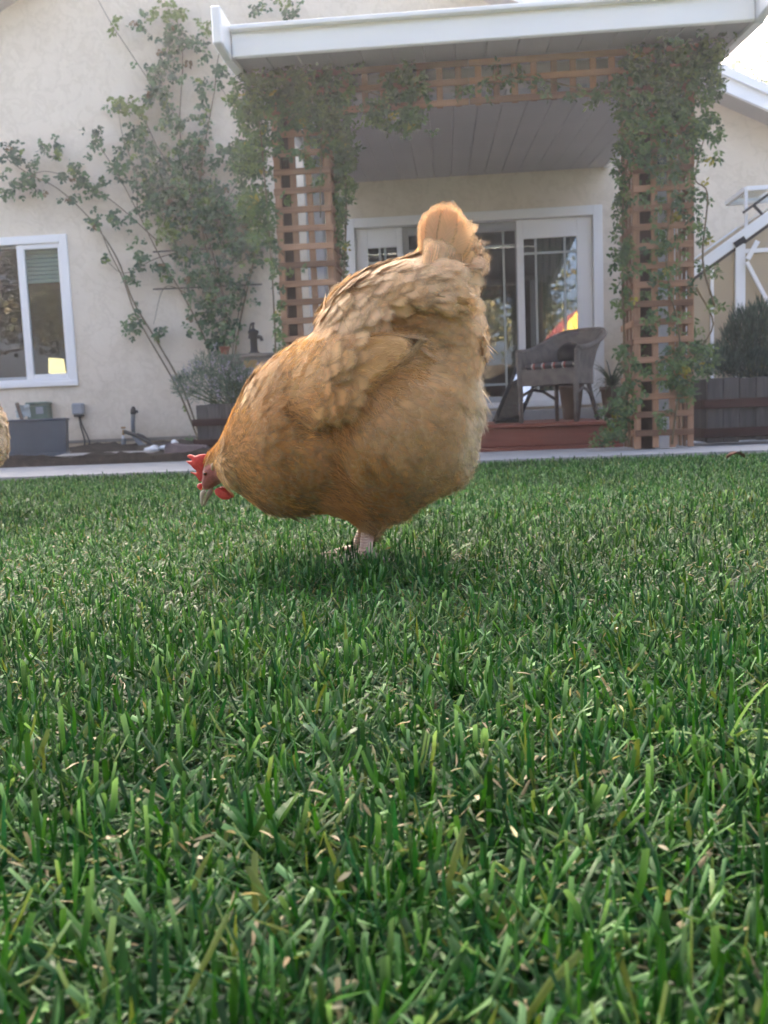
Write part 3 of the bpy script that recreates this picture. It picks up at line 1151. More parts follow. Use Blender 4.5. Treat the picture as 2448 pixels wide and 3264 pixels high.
# ------------------------------------------------------------------ generic leaf cloud (numpy)
def leaves_mesh(name, P, Dn, Ln, Wn, C, parent, mat, fold=.25, curl=.3, nrm_bias=None, label=None):
    """P roots, Dn unit directions, Ln/Wn sizes, C colours: six-vertex folded leaves"""
    n = len(P)
    rv = rng.standard_normal((n, 3))
    if nrm_bias is not None:
        rv = rv * .8 + np.asarray(nrm_bias)
    S = np.cross(Dn, rv); S /= np.linalg.norm(S, axis=1, keepdims=True) + 1e-9
    N = np.cross(S, Dn)
    L = Ln[:, None]; W = Wn[:, None]
    cen0 = P
    cen1 = P + Dn * L * .45 - N * W * fold * 0
    cen2 = P + Dn * L - N * L * curl * .3
    l1 = P + Dn * L * .40 + S * W * .5 + N * W * fold
    r1 = P + Dn * L * .40 - S * W * .5 + N * W * fold
    l2 = P + Dn * L * .75 + S * W * .36 + N * (W * fold * .7) - N * L * curl * .12
    r2 = P + Dn * L * .75 - S * W * .36 + N * (W * fold * .7) - N * L * curl * .12
    V = np.stack([cen0, l1, l2, cen2, r2, r1, cen1], 1).reshape(-1, 3)
    b = (np.arange(n) * 7)[:, None]
    F = np.concatenate([b + np.array([q_]) for q_ in ([0, 1, 2, 6], [6, 2, 3, 4], [0, 6, 4, 5])], 0)
    cols = np.repeat(C, 7, axis=0)
    return np_mesh(name, V, F, mat, cols, parent=parent, smooth=False)


def pal(n, cols, var=.25):
    cols = np.array(cols)
    w_ = rng.integers(0, len(cols), n)
    c = cols[w_] * (1 + var * rng.uniform(-1, 1, (n, 1)))
    return np.clip(c, 0, 1)


def unit(v):
    return v / (np.linalg.norm(v, axis=1, keepdims=True) + 1e-9)


# lavender in the left planter
def mound(name, label, cat, base, blobs, n, L, W, cols, up=.8, flowers=0, fcols=None, stems=60):
    root = empty(name, base, label=label, cat=cat)
    b0 = np.array(base)
    ws = np.array([b[2] for b in blobs]); ws = ws / ws.sum()
    idx = rng.choice(len(blobs), n, p=ws)
    cen = np.array([b[0] for b in blobs])[idx] - b0
    rad = np.array([b[1] for b in blobs])[idx]
    d = unit(rng.standard_normal((n, 3)))
    rr = rng.uniform(.25, 1.0, (n, 1)) ** .6
    P = cen + d * rad * rr
    Dn = unit(d * .9 + np.array([0, 0, up]) + .4 * rng.standard_normal((n, 3)))
    C = pal(n, cols)
    leaves_mesh('foliage', P, Dn, L * rng.uniform(.6, 1.3, n), W * rng.uniform(.7, 1.3, n), C, root, MT['vine_leaf'], .15, .25)['kind'] = 'stuff'
    st = MB()
    for k in range(stems):
        q_ = P[rng.integers(0, n)]
        a_ = Vector((q_[0] * .35, q_[1] * .35, min(.0, q_[2])))
        m_ = Vector((q_[0] * .75, q_[1] * .75, q_[2] * .6))
        st.tube([a_, m_, Vector(q_)], [.005, .004, .002], 4, cap=False)
    st.build('stems', MT['greenstem'], root)['kind'] = 'stuff'
    if flowers:
        idx = rng.choice(n, flowers)
        ok = P[idx]
        sel = ok[:, 1] < .15
        ok = ok[sel]
        d2 = unit(Dn[idx][sel] * .7 + np.array([0, -.2, .7]))
        pos, dd = [], []
        for k in range(9):
            pos.append(ok + d2 * (.035 + .006 * k) + .006 * rng.standard_normal(ok.shape))
            dd.append(unit(rng.standard_normal(ok.shape) + d2 * .4))
        pos = np.concatenate(pos); dd = np.concatenate(dd)
        leaves_mesh('flowers', pos, dd, .018 * np.ones(len(pos)), .012 * np.ones(len(pos)), pal(len(pos), fcols), root, MT['vine_leaf'])['kind'] = 'stuff'
    return root
def bl(px, py, Y, rx, ry, rz, wgt=1):
    p_ = at(px, py, Y)
    return ((p_.x, p_.y, p_.z), (rx, ry, rz), wgt)
bs = at(760, 1290, 7.6)
mound('lavender', 'bushy grey green lavender with pale violet flowers over the planter', 'lavender', (bs.x, 7.6, bs.z),
      [bl(640, 1225, 7.5, .24, .2, .16, 1.5), bl(720, 1200, 7.55, .26, .2, .19, 2), bl(760, 1235, 7.45, .25, .2, .15, 1.6), bl(840, 1240, 7.6, .28, .2, .16, 1.5),
       bl(590, 1230, 7.45, .13, .15, .10, .5), bl(665, 1165, 7.6, .16, .12, .12, .6), bl(920, 1250, 7.6, .25, .2, .14, 1)],
      5200, .05, .006, [(.10, .165, .12), (.13, .20, .145), (.075, .12, .09), (.17, .24, .18)], .7, 120, [(.36, .34, .46), (.46, .45, .54), (.28, .25, .36)])
bs = at(2420, 1200, 6.0)
mound('rosemary', 'dense upright blue green rosemary bush in the right stave planter', 'rosemary', (bs.x, 6.0, bs.z),
      [bl(2350, 1110, 5.95, .12, .18, .17, 1.2), bl(2395, 1080, 6.0, .14, .2, .2, 1.5), bl(2450, 1080, 6.0, .16, .2, .22, 1.5), bl(2520, 1080, 6.0, .18, .2, .22, 1.2),
       bl(2300, 1160, 5.9, .13, .16, .10, 1), bl(2400, 1170, 5.9, .2, .18, .12, 1.5), bl(2500, 1170, 5.95, .2, .18, .12, 1.2), bl(2365, 1040, 6.0, .08, .1, .14, .5), bl(2430, 1020, 6.05, .1, .1, .13, .5), bl(2600, 1110, 6.0, .2, .2, .2, 1)],
      9000, .055, .0055, [(.03, .065, .055), (.045, .09, .075), (.025, .05, .045), (.065, .115, .095)], 1.6)

# ------------------------------------------------------------------ bench with hand pump
by = 8.55
b0 = at(700, 1130, by); b1 = at(905, 1122, by)
bench = empty('potting_bench', (b0.x, by, 0), label='weathered grey plank bench against the wall behind the lavender', cat='bench')
BW = 1.15
zt = b0.z - .002
for k in range(3):
    MB().box(-.03, BW, k * .145, k * .145 + .14, zt - .032, zt, 0, .004).build('top_plank', MT['greywood_h'], bench)
MB().box(0, BW - .03, .02, .045, zt - .175, zt - .034, 0, .004).build('apron', MT['greywood_h'], bench)
for x_ in (.02, BW - .13):
    for y_ in (.05, .36):
        MB().box(x_, x_ + .08, y_, y_ + .08, .0, zt - .034, 0, .005).build('leg', MT['greywood'], bench)
yp = MB().box(.23, .36, .0135, .0195, zt - .135, zt - .065, 0, .002)
yp.build('plaque', simple('ochre_plaque', (.34, .22, .07), .7), bench)
pc = at(810, 1124, by + .12)
pump = empty('hand_pump', (pc.x, by + .13, zt), label='small black cast iron hand pump standing on the weathered bench', cat='pump')
MB().lathe([(.062, 0), (.062, .012), (.045, .022), (.036, .04), (.036, .17), (.044, .175), (.044, .195), (.052, .20), (.052, .225), (.03, .235), (.012, .25), (.01, .285)], (0, 0, 0), 20).build('pump_body', MT['iron'], pump, smooth=True)
MB().tube(smooth_path([(.03, 0, .16), (.06, 0, .165), (.078, 0, .15), (.082, 0, .125)], 4), [.018] * 9 + [.016] * 4, 10).build('spout', MT['iron'], pump, smooth=True)
MB().tube(smooth_path([(.02, 0, .295), (0, 0, .30), (-.02, 0, .285), (-.035, 0, .22), (-.045, 0, .15)], 4), .009, 8).build('handle', MT['iron'], pump, smooth=True)
MB().tube([(.0, 0, .24), (.005, 0, .30)], .012, 8).build('pivot', MT['iron'], pump)
pq = at(682, 1132, by - .3)
rp = plant_pot('terracotta_pot', (at(684, 1135, by + .1).x + .10, by + .12, zt), .055, .085, MT['terracotta'], 'small terracotta pot on the weathered bench among rose stems')

# ------------------------------------------------------------------ utilities along the wall
ub = at(145 * 1.4756, 1400, 7.5)
u1 = at(1180 / 5.53, 1390, 7.5)
ut = at(100, 1336, 7.5).z
box = empty('utility_box', (u1.x - .80 * math.cos(R(20)), 7.5 - .8 * math.sin(R(20)), -.045), label='dark blue grey plastic storage bin standing on the soil bed', cat='bin')
Hb = ut + .045
box.rotation_euler.z = R(20)
MB().prism([(.02, .03), (.785, .03), (.80, Hb - .02), (0, Hb - .02)], 0, .34).build('bin_body', MT['bluebox'], box)
MB().box(-.012, .812, -.012, .352, Hb - .0195, Hb, 0, .006).build('rim', MT['bluebox'], box)
MB().box(.0, .80, -.02, .34, -.02, .029, 0, .006).build('foot', MT['bluebox'], box)
g0, g1 = at(87, 1330, HY - .12), at(150, 1281, HY - .12)
gb = empty('irrigation_box', (g0.x, HY - .125, 0), label='green plastic irrigation box fixed to the wall below the window', cat='box')
gw = g1.x - g0.x
MB().box(0, gw, 0, .12, g0.z - .06, g1.z - .03, 0, .012).build('box_body', MT['greenbox'], gb)
MB().box(-.008, gw + .008, -.012, .12, g1.z - .029, g1.z + .004, 0, .01).build('lid', MT['greenbox'], gb)
MB().box(gw * .45, gw * .8, -.006, -.0005, g0.z + .03, g1.z - .05, 0, .002).build('label_plate', MT['greybox'], gb)
s0, s1 = at(66, 1330, 7.6), at(45, 1285, 7.6)
stx = MB(); stx.tube([(s0.x, 7.62, .0), (s0.x, 7.62, s0.z - .02), (s1.x, 7.65, s1.z)], [.014, .016, .017], 7)
tag(stx.build('wooden_stake', MT['bark']), 'dark wooden stake poking up from behind the blue grey bin', 'stake')
# scrap of pale wrap beside the green box
w0 = at(75, 1300, HY - .13)
wr_ = MB()
nn = 7
vs = []
for a_ in range(nn):
    for b_ in range(nn):
        vs.append((w0.x - .08 + .16 * a_ / (nn - 1), HY - .15 + .02 * random.uniform(-1, 1), w0.z - .10 + .13 * b_ / (nn - 1) + .012 * random.uniform(-1, 1)))
wr_.add(vs, [(a_ * nn + b_, a_ * nn + b_ + 1, (a_ + 1) * nn + b_ + 1, (a_ + 1) * nn + b_) for a_ in range(nn - 1) for b_ in range(nn - 1)])
tag(wr_.build('plastic_wrap', simple('pale_plastic', (.36, .42, .43), .35), None, smooth=True), 'crumpled pale plastic wrap beside the green irrigation box', 'plastic wrap')

e0, e1 = at(1262 / 5.53, 1200 + 680 / 5.53, HY - .09), at(1440 / 5.53, 1200 + 465 / 5.53, HY - .09)
eb = empty('electrical_box', (e0.x, HY - .002, e0.z), label='small grey electrical box on the stucco wall with hanging cable', cat='electrical box')
ew, eh = e1.x - e0.x, e1.z - e0.z
MB().box(0, ew, -.085, 0, 0, eh, 0, .014).build('cover', MT['greybox'], eb)
MB().box(.012, ew - .012, -.07, -.004, -.022, -.0005, 0, .006).build('base', MT['cable'], eb)
for k in (0, 1):
    cab = [(ew * .5 + .01 * k, -.04, -.02), (ew * .6 + .02 * k, -.045, -.12), (ew * .85 + .045 * k, -.05, -.25), (ew * .85 + .05 * k, -.06, -.33), (ew * .4, -.10, -.40)]
    MB().tube(smooth_path(cab, 6), .008, 6).build('cable', MT['cable'], eb, smooth=True)

# capped riser pipe and black hoses
def pt(px, py, Y):
    return at(px, py, Y)
def c6(x, y, Y):
    return at(180 + x / 2.676, 1200 + y / 2.676, Y)
rp_ = MB()
rp_.tube([c6(655, 500, HY - .1), c6(652, 400, HY - .1), c6(655, 320, HY - .09)], .022, 10)
pipe = empty('riser_pipe', (0, 0, 0), label='grey riser pipe with dark capped top standing against the stucco wall', cat='pipe')
rp_.build('pipe_body', MT['pvc'], pipe, smooth=True)
MB().tube([c6(655, 322, HY - .09), c6(655, 285, HY - .09), c6(656, 255, HY - .09)], [.031, .03, .012], 10).build('cap', MT['cable'], pipe, smooth=True)
MB().tube([c6(655, 300, HY - .09), c6(690, 300, HY - .11)], .016, 8).build('outlet', MT['cable'], pipe)
hose = empty('garden_hose', (0, 0, 0), label='black garden hoses curving down from the brass tap to the soil', cat='hose')
MB().tube(smooth_path([c6(580, 470, HY - .22), c6(640, 490, HY - .25), c6(720, 520, HY - .3), c6(800, 570, HY - .36), c6(900, 630, HY - .5)], 6), .020, 8).build('hose', MT['cable'], hose, smooth=True)
MB().tube(smooth_path([c6(655, 490, HY - .12), c6(690, 545, HY - .25), c6(740, 590, HY - .4), c6(820, 635, HY - .6), c6(870, 655, HY - .7)], 6), .027, 8).build('hose', MT['pvc'], hose, smooth=True)
MB().tube(smooth_path([c6(690, 495, HY - .2), c6(740, 515, HY - .25), c6(790, 555, HY - .3), c6(850, 600, HY - .35)], 6), .018, 8).build('hose', MT['cable'], hose, smooth=True)
tap = empty('garden_tap', (0, 0, 0), label='brass garden tap on a dark valve with white pipe foot', cat='tap')
MB().tube([c6(570, 500, HY - .22), c6(571, 455, HY - .22)], .013, 8).build('tap_body', MT['brass'], tap)
MB().tube([c6(553, 437, HY - .22), c6(588, 437, HY - .22)], .011, 8).build('tap_handle', MT['brass'], tap)
MB().tube([c6(568, 530, HY - .23), c6(569, 503, HY - .23)], .014, 10).build('connector', MT['whitepipe'], tap)
MB().tube([c6(572, 590, HY - .23), c6(572, 531, HY - .23)], [.027, .024], 10).build('valve', MT['pvc'], tap)
MB().tube([c6(568, 640, HY - .24), c6(570, 592, HY - .24)], .015, 8).build('pipe_foot', MT['whitepipe'], tap)
MB().tube([c6(595, 640, HY - .3), c6(596, 600, HY - .3)], .014, 8).build('pipe_foot', MT['whitepipe'], tap)
scr = [(760, 630, 870, 622, .022), (800, 615, 860, 600, .016), (890, 610, 955, 615, .02), (1000, 560, 1030, 600, .026)]
for k, (xa, ya, xb, yb, r_) in enumerate(scr):
    a_, b_ = c6(xa, ya, 7.5), c6(xb, yb, 7.45)
    b2 = MB(); b2.tube([a_, (a_ + b_) / 2 + Vector((0, 0, .008)), b_], [r_, r_ * 1.1, r_ * .8], 8)
    tag(b2.build('pipe_offcut', MT['whitepipe'], None, smooth=True), 'short white pipe offcut lying on the soil bed by the hoses', 'pipe', 'white pipe offcuts on the soil')
# stone block
sb_ = c6(1110, 660, 7.2)
s = MB()
vs0 = [(-.2, -.1, -.09), (.2, -.11, -.1), (.19, .1, -.1), (-.19, .11, -.1), (-.14, -.08, .09), (.16, -.09, .055), (.17, .09, .06), (-.12, .09, .095)]
import bmesh
bmx = bmesh.new()
for v_ in vs0:
    bmx.verts.new(v_)
bmesh.ops.convex_hull(bmx, input=bmx.verts)
bmesh.ops.subdivide_edges(bmx, edges=bmx.edges, cuts=4, use_grid_fill=True)
for v_ in bmx.verts:
    v_.co += Vector((jit(.008), jit(.008), jit(.008)))
me = bpy.data.meshes.new('stone_block'); bmx.to_mesh(me); bmx.free()
me.materials.append(MT['stone'])
st_ = link('stone_block', me, None, (sb_.x, 7.2, sb_.z))
tag(st_, 'rough purplish grey stone block at the edge of the soil bed', 'stone')
# pale flat stone on the soil
fs_ = c6(400, 650, 7.25)
f = MB(); f.lathe([(.02, -.03), (.26, -.03), (.30, -.012), (.24, .008), (.02, .012)], (0, 0, 0), 14)
o = f.build('flat_stone', simple('pale_stone', (.33, .31, .29), .9, .15, 10, 0, .4), None, (fs_.x, 7.3, fs_.z - .005)); o.scale = (1.5, .4, .8)
tag(o, 'long pale flat stone lying on the soil bed below the wall', 'stone')

# wire trellis rods on the wall
for ya, yb, wh in ((803, 781, 'upper'), (922, 906, 'lower')):
    a_, b_ = at(488, ya, HY - .06), at(835, yb, HY - .06)
    wt_ = MB(); wt_.tube([a_, b_], .009, 6)
    tag(wt_.build('trellis_rod', MT['wire']), wh + ' of two dark trellis rods fixed to the wall behind the climbing rose', 'rod', 'trellis rods behind the rose')

# ------------------------------------------------------------------ greenhouse
GY = 7.0
gh = empty('greenhouse', (0, GY, 0), label='small white framed greenhouse with tan clear panels and open roof vent', cat='greenhouse')
def gp(px, py, Y=GY):
    p_ = at(px, py, Y)
    return Vector((p_.x, p_.y - GY, p_.z))
eL = gp(2190, 878)
eR_ = gp(2448, 692)
gs = (eR_.z - eL.z) / (eR_.x - eL.x)
GW = 1.95
rx = eL.x + GW / 2
rz = eL.z + gs * GW / 2
GD = 1.9
gz0 = slab_z(7.05)
def rod(p_, q_, w_, name, mat=None, d_=None):
    """square bar between two local points"""
    p_, q_ = Vector(p_), Vector(q_)
    t = (q_ - p_).normalized()
    a = Vector((0, 1, 0)) if abs(t.y) < .9 else Vector((1, 0, 0))
    b = t.cross(a).normalized()
    a = b.cross(t).normalized()
    h = w_ / 2
    k = (d_ or w_) / 2
    vs = [c + a * sa * k + b * sb * h for c in (p_, q_) for sa, sb in ((-1, -1), (1, -1), (1, 1), (-1, 1))]
    return MB().add(vs, [(0, 1, 2, 3), (7, 6, 5, 4), (0, 4, 5, 1), (1, 5, 6, 2), (2, 6, 7, 3), (3, 7, 4, 0)]).build(name, mat or MT['aluwhite'], gh)
eR = Vector((eL.x + GW, eL.y, eL.z))
rg = Vector((rx, eL.y, rz))
for y_ in (0, GD):
    o_ = Vector((0, y_, 0))
    rod(eL + o_, rg + o_, .075, 'rafter', None, .05)
    rod(rg + o_, eR + o_, .075, 'rafter', None, .05)
    for e_ in (eL, eR):
        rod(Vector((e_.x, y_, gz0)), e_ + o_, .035, 'corner_post')
    rod(Vector((eL.x, y_, gz0 + .02)), Vector((eR.x, y_, gz0 + .02)), .05, 'base_rail')
rod(rg, rg + Vector((0, GD, 0)), .05, 'ridge')
rod(eL + Vector((0, -.005, -.062)), rg + Vector((0, -.005, -.062)), .02, 'seal_strip', MT['cable'], .03)
for e_ in (eL, eR):
    rod(e_ + Vector((0, .03, 0)), e_ + Vector((0, GD - .03, 0)), .06, 'gutter')
# the end wall seen in front: jamb, thin upright, cross bar, brace
j = gp(2357, 900)
jz = eL.z + gs * (j.x - eL.x)
rod(Vector((j.x, -.012, gz0)), Vector((j.x, -.012, jz - .05)), .07, 'door_jamb', None, .03)
j2 = 2 * rx - j.x
rod(Vector((j2, -.012, gz0)), Vector((j2, -.012, jz - .05)), .07, 'door_jamb', None, .03)
u_ = gp(2269, 1000)
rod(Vector((u_.x, -.004, gz0)), Vector((u_.x, -.004, eL.z + gs * (u_.x - eL.x) - .06)), .022, 'upright', None, .02)
c1_, c2_ = gp(2389, 801), gp(2460, 797)
rod(Vector((j.x + .036, -.012, c1_.z)), Vector((j2 - .036, -.012, c1_.z + .0)), .03, 'cross_bar')
d1, d2 = gp(2374, 838), gp(2460, 1008)
rod(Vector((d1.x, -.045, d1.z)), Vector((d2.x + .12, -.045, d2.z - .22)), .026, 'brace', MT['aluwhite'], .02)
d3, d4 = gp(2408, 772), gp(2376, 830)
rod(Vector((d3.x, -.05, d3.z)), Vector((d4.x, -.05, d4.z)), .035, 'gusset', MT['aluwhite'], .012)
rod(Vector((j.x - .045, -.03, jz - .06)), Vector((j.x + .03, -.03, jz - .015)), .045, 'bracket', MT['iron'], .02)
# glazing: end wall split at the uprights, side walls, roof
def pane(poly, mat=MT['poly'], th=.008):
    m_ = MB()
    P_ = [Vector(p_) for p_ in poly]
    nn_ = (P_[1] - P_[0]).cross(P_[2] - P_[0]).normalized() * th / 2
    n_ = len(P_)
    m_.add([p_ - nn_ for p_ in P_] + [p_ + nn_ for p_ in P_], [tuple(range(n_)), tuple(range(2 * n_ - 1, n_ - 1, -1))] + [(i_, i_ + n_, (i_ + 1) % n_ + n_, (i_ + 1) % n_) for i_ in range(n_)])
    return m_.build('panel', mat, gh)
zz_ = lambda x_: eL.z + gs * (x_ - eL.x) - .03 if x_ <= rx else eL.z + gs * (2 * rx - x_ - eL.x) - .03
for y_ in (.01, GD - .01):
    cuts = [eL.x + .01, u_.x, j.x, rx, j2, eR.x - .01]
    for a_, b_ in zip(cuts[:-1], cuts[1:]):
        pane([(a_ + .004, y_, gz0 + .04), (b_ - .004, y_, gz0 + .04), (b_ - .004, y_, zz_(b_)), (a_ + .004, y_, zz_(a_))])
for e_ in (eL, eR):
    for k in range(3):
        y0_, y1_ = .03 + k * (GD - .06) / 3, .03 + (k + 1) * (GD - .06) / 3 - .008
        pane([(e_.x, y0_, gz0 + .04), (e_.x, y1_, gz0 + .04), (e_.x, y1_, e_.z - .02), (e_.x, y0_, e_.z - .02)])
        pane([(e_.x, y0_, e_.z + .03), (rx, y0_, rz + .02), (rx, y1_, rz + .02), (e_.x, y1_, e_.z + .03)])
# propped-open roof vent frame above the left slope
v0 = gp(2378, 778, GY + .55); v1 = gp(2378, 602, GY + .55)
rod(v0, v1, .022, 'vent_stay')
va, vb = v1, gp(2560, 590, GY + .55)
rod(va, vb, .035, 'vent_bar')
rod(va + Vector((0, .5, 0)), vb + Vector((0, .5, 0)), .035, 'vent_bar')
rod(va, va + Vector((0, .5, 0)), .03, 'vent_bar')
rod(gp(2369, 678, GY + .5), gp(2470, 604, GY + .5), .02, 'vent_arm', MT['cable'])
rod(gp(2403, 655, GY + .5), gp(2450, 706, GY + .5), .018, 'vent_arm', MT['cable'])
pane([va + Vector((.02, .02, .01)), vb + Vector((0, .02, .01)), vb + Vector((0, .48, .01)), va + Vector((.02, .48, .01))], MT['glass'])

# ------------------------------------------------------------------ climbing rose on the wall
K = 1.4756          # the foliage was sketched on a 1659 px wide copy
def rp2(x, y, Y):
    return at(x * K, y * K, Y)
rose = empty('climbing_rose', tuple(rp2(428, 950, HY - .35)), label='sprawling climbing rose with bare canes spread over the stucco wall', cat='climbing rose')
ro = np.array(rose.location)
canes = [
    [(428, 952), (375, 830), (300, 690), (265, 600), (235, 540), (205, 470)],
    [(436, 950), (392, 830), (335, 730), (290, 650), (250, 560), (200, 480), (130, 410), (65, 375), (0, 335)],
    [(470, 900), (480, 770), (492, 690), (470, 600), (440, 500), (402, 400), (385, 260), (392, 120), (372, 0), (365, -60)],
    [(500, 850), (515, 700), (545, 580), (560, 480), (565, 380), (560, 280), (545, 190)],
    [(455, 880), (450, 760), (400, 650), (350, 560), (300, 460), (255, 380), (215, 320)],
    [(490, 690), (455, 560), (432, 440), (440, 330), (462, 200), (478, 110), (520, 60)],
    [(402, 400), (350, 330), (310, 260), (285, 225), (250, 230)],
    [(385, 260), (330, 190), (285, 120), (240, 50), (210, -10)],
    [(440, 500), (500, 420), (545, 330), (520, 260), (475, 190)],
    [(545, 580), (520, 650), (505, 760), (500, 830)],
    [(340, 520), (250, 440), (180, 400), (100, 370), (30, 400)],
    [(300, 460), (290, 380), (270, 300), (255, 250)],
    [(560, 480), (590, 520), (600, 590)],
    [(400, 540), (330, 560), (270, 590), (230, 560)],
    [(470, 600), (530, 560), (570, 500)],
    [(420, 640), (360, 620), (330, 700)],
]
LP_, LD_, LC_ = [], [], []
for ci, c in enumerate(canes):
    pts = []
    for k, (x_, y_) in enumerate(c):
        t = k / (len(c) - 1)
        Yc = HY - (.32 * (1 - t) + .07) if y_ > 800 else HY - .07 - .08 * random.random()
        pts.append(rp2(x_ + random.uniform(-4, 4), y_, Yc))
    sp_ = smooth_path(pts, 6)
    rad = [(.011 if ci < 6 else .007) * (1 - .6 * k / len(sp_)) for k in range(len(sp_))]
    MB().tube([p_ - Vector(ro) for p_ in sp_], rad, 6).build('stem', MT['stem'], rose, smooth=True)
blobs = [(30, 335, 38, 30, 70), (60, 392, 42, 25, 80), (125, 330, 18, 25, 30), (160, 378, 38, 22, 70), (25, 415, 28, 18, 40), (205, 405, 38, 22, 70),
         (210, 305, 22, 30, 40), (285, 230, 40, 26, 80), (245, 230, 14, 14, 18), (360, 25, 40, 30, 80), (372, 85, 42, 40, 120), (350, 150, 42, 42, 120), (340, 205, 35, 30, 80),
         (430, 108, 22, 28, 50), (447, 55, 18, 20, 25), (300, 50, 12, 32, 30), (248, 62, 10, 20, 22), (440, 190, 18, 30, 40), (478, 160, 18, 25, 40), (295, 290, 38, 36, 90),
         (380, 265, 35, 32, 90), (430, 310, 30, 42, 90), (400, 340, 46, 36, 120), (262, 352, 38, 28, 80), (335, 385, 56, 36, 170), (405, 405, 56, 46, 210), (455, 425, 46, 40, 150),
         (345, 440, 62, 36, 190), (252, 468, 28, 22, 50), (425, 475, 56, 46, 220), (485, 478, 46, 48, 190), (545, 440, 34, 56, 160), (545, 525, 34, 40, 110), (505, 545, 38, 38, 110),
         (400, 540, 42, 38, 110), (440, 600, 52, 40, 150), (352, 585, 26, 26, 50), (300, 555, 20, 26, 40), (462, 655, 46, 48, 140), (505, 625, 36, 40, 90), (432, 705, 34, 28, 60),
         (490, 705, 28, 38, 70), (290, 690, 22, 28, 50), (345, 720, 18, 18, 26), (285, 600, 12, 25, 24), (205, 470, 20, 20, 30), (215, 555, 10, 12, 10), (360, 490, 40, 24, 80),
         (545, 230, 25, 40, 70), (520, 330, 30, 40, 80), (480, 340, 25, 30, 50), (440, 250, 18, 25, 30), (405, 955, 14, 14, 14), (400, 875, 5, 6, 5), (470, 735, 40, 24, 60), (330, 330, 30, 30, 50),
         (150, 430, 20, 12, 20), (100, 320, 22, 14, 26), (560, 20, 40, 14, 26), (640, 25, 28, 16, 26), (620, 5, 20, 10, 15)]
young = {9: 1, 14: 1, 16: 1, 7: 1, 47: 1, 53: 1, 61: 1, 60: 1}
for bi, (x_, y_, rx_, ry_, nl) in enumerate(blobs):
    nl = int(nl * 1.75)
    # leaflets come in little sprays
    for k in range(max(1, nl // 5)):
        a = random.gauss(0, .5), random.gauss(0, .5)
        c = rp2(x_ + a[0] * rx_, y_ + a[1] * ry_, HY - .06 - .20 * random.random())
        dirv = Vector((random.gauss(0, 1), random.gauss(-.3, .5), random.gauss(-.2, .8))).normalized()
        base = np.array([(.068, .12, .06), (.085, .15, .07), (.05, .09, .052), (.11, .185, .075)][random.randrange(4)])
        if bi in young or random.random() < .06:
            base = np.array((.16, .22, .05))
        elif random.random() < .025:
            base = np.array((.16, .10, .04))
        for q_ in range(5):
            sgn = (-1) ** q_
            off = dirv * (.02 * (q_ // 2)) + Vector((random.gauss(0, .006), random.gauss(0, .006), random.gauss(0, .006)))
            side = dirv.cross(Vector((0, -1, .3))).normalized() * sgn
            LP_.append(tuple(c + off)); LD_.append(tuple((dirv * .6 + side * (0 if q_ == 4 else 1) + Vector((0, 0, -.25))).normalized()))
            LC_.append(base * random.uniform(.8, 1.25))
LP_ = np.array(LP_) - ro
n = len(LP_)
fo = leaves_mesh('foliage', LP_, np.array(LD_), rng.uniform(.034, .060, n), rng.uniform(.026, .044, n), np.array(LC_), rose, MT['vine_leaf'], .2, .35, (0, -1.2, .5))
fo['kind'] = 'stuff'

# ------------------------------------------------------------------ vines over the patio posts and header
def vine(name, label, base, stems, blobs, cols, lsz=(.022, .040), Yd=PY, seed=1):
    root = empty(name, tuple(base), label=label, cat='vine')
    o_ = np.array(root.location)
    for c in stems:
        pts = [rp2(x_ + random.uniform(-3, 3), y_, yy) for x_, y_, yy in c]
        sp_ = smooth_path(pts, 5)
        MB().tube([p_ - Vector(o_) for p_ in sp_], [.007 * (1 - .6 * k / len(sp_)) for k in range(len(sp_))], 5).build('stem', MT['stem'], root, smooth=True)
    P_, D_, C_ = [], [], []
    for b in blobs:
        x_, y_, rx_, ry_, nl = b[:5]
        y0_, y1_ = b[5:7] if len(b) > 5 else (Yd - .12, Yd + .05)
        ns = max(1, int(nl / 7.5))
        for k in range(ns):
            while True:
                u1, u2 = random.uniform(-1, 1), random.uniform(-1, 1)
                if u1 * u1 + u2 * u2 < 1:
                    break
            c = rp2(x_ + u1 * rx_, y_ + u2 * ry_, random.uniform(y0_, y1_))
            dv = Vector((random.gauss(0, .8), random.gauss(-.35, .6), random.gauss(-.55, .7))).normalized()
            bc = np.array(cols[random.randrange(len(cols))])
            if random.random() < .012:
                bc = np.array((.30, .26, .04))
            sd_ = dv.cross(Vector((random.gauss(0, .3), -1, .2))).normalized()
            for q_ in range(7):
                sg = (-1) ** q_
                off = dv * (.012 * (q_ // 2))
                di = (dv * .55 + sd_ * sg) if q_ < 6 else dv
                P_.append(tuple(c + off)); D_.append(tuple(di.normalized())); C_.append(bc * random.uniform(.75, 1.3))
    P_ = np.array(P_) - o_
    n_ = len(P_)
    fo_ = leaves_mesh('foliage', P_, np.array(D_), rng.uniform(*lsz, n_), rng.uniform(.011, .018, n_), np.array(C_), root, MT['vine_leaf'], .2, .3, (0, -1.0, .5))
    fo_['kind'] = 'stuff'
    return root
vc = [(.08, .135, .055), (.10, .165, .06), (.06, .10, .048), (.14, .20, .065)]
vg = [(.09, .15, .05), (.07, .12, .05), (.12, .18, .05)]
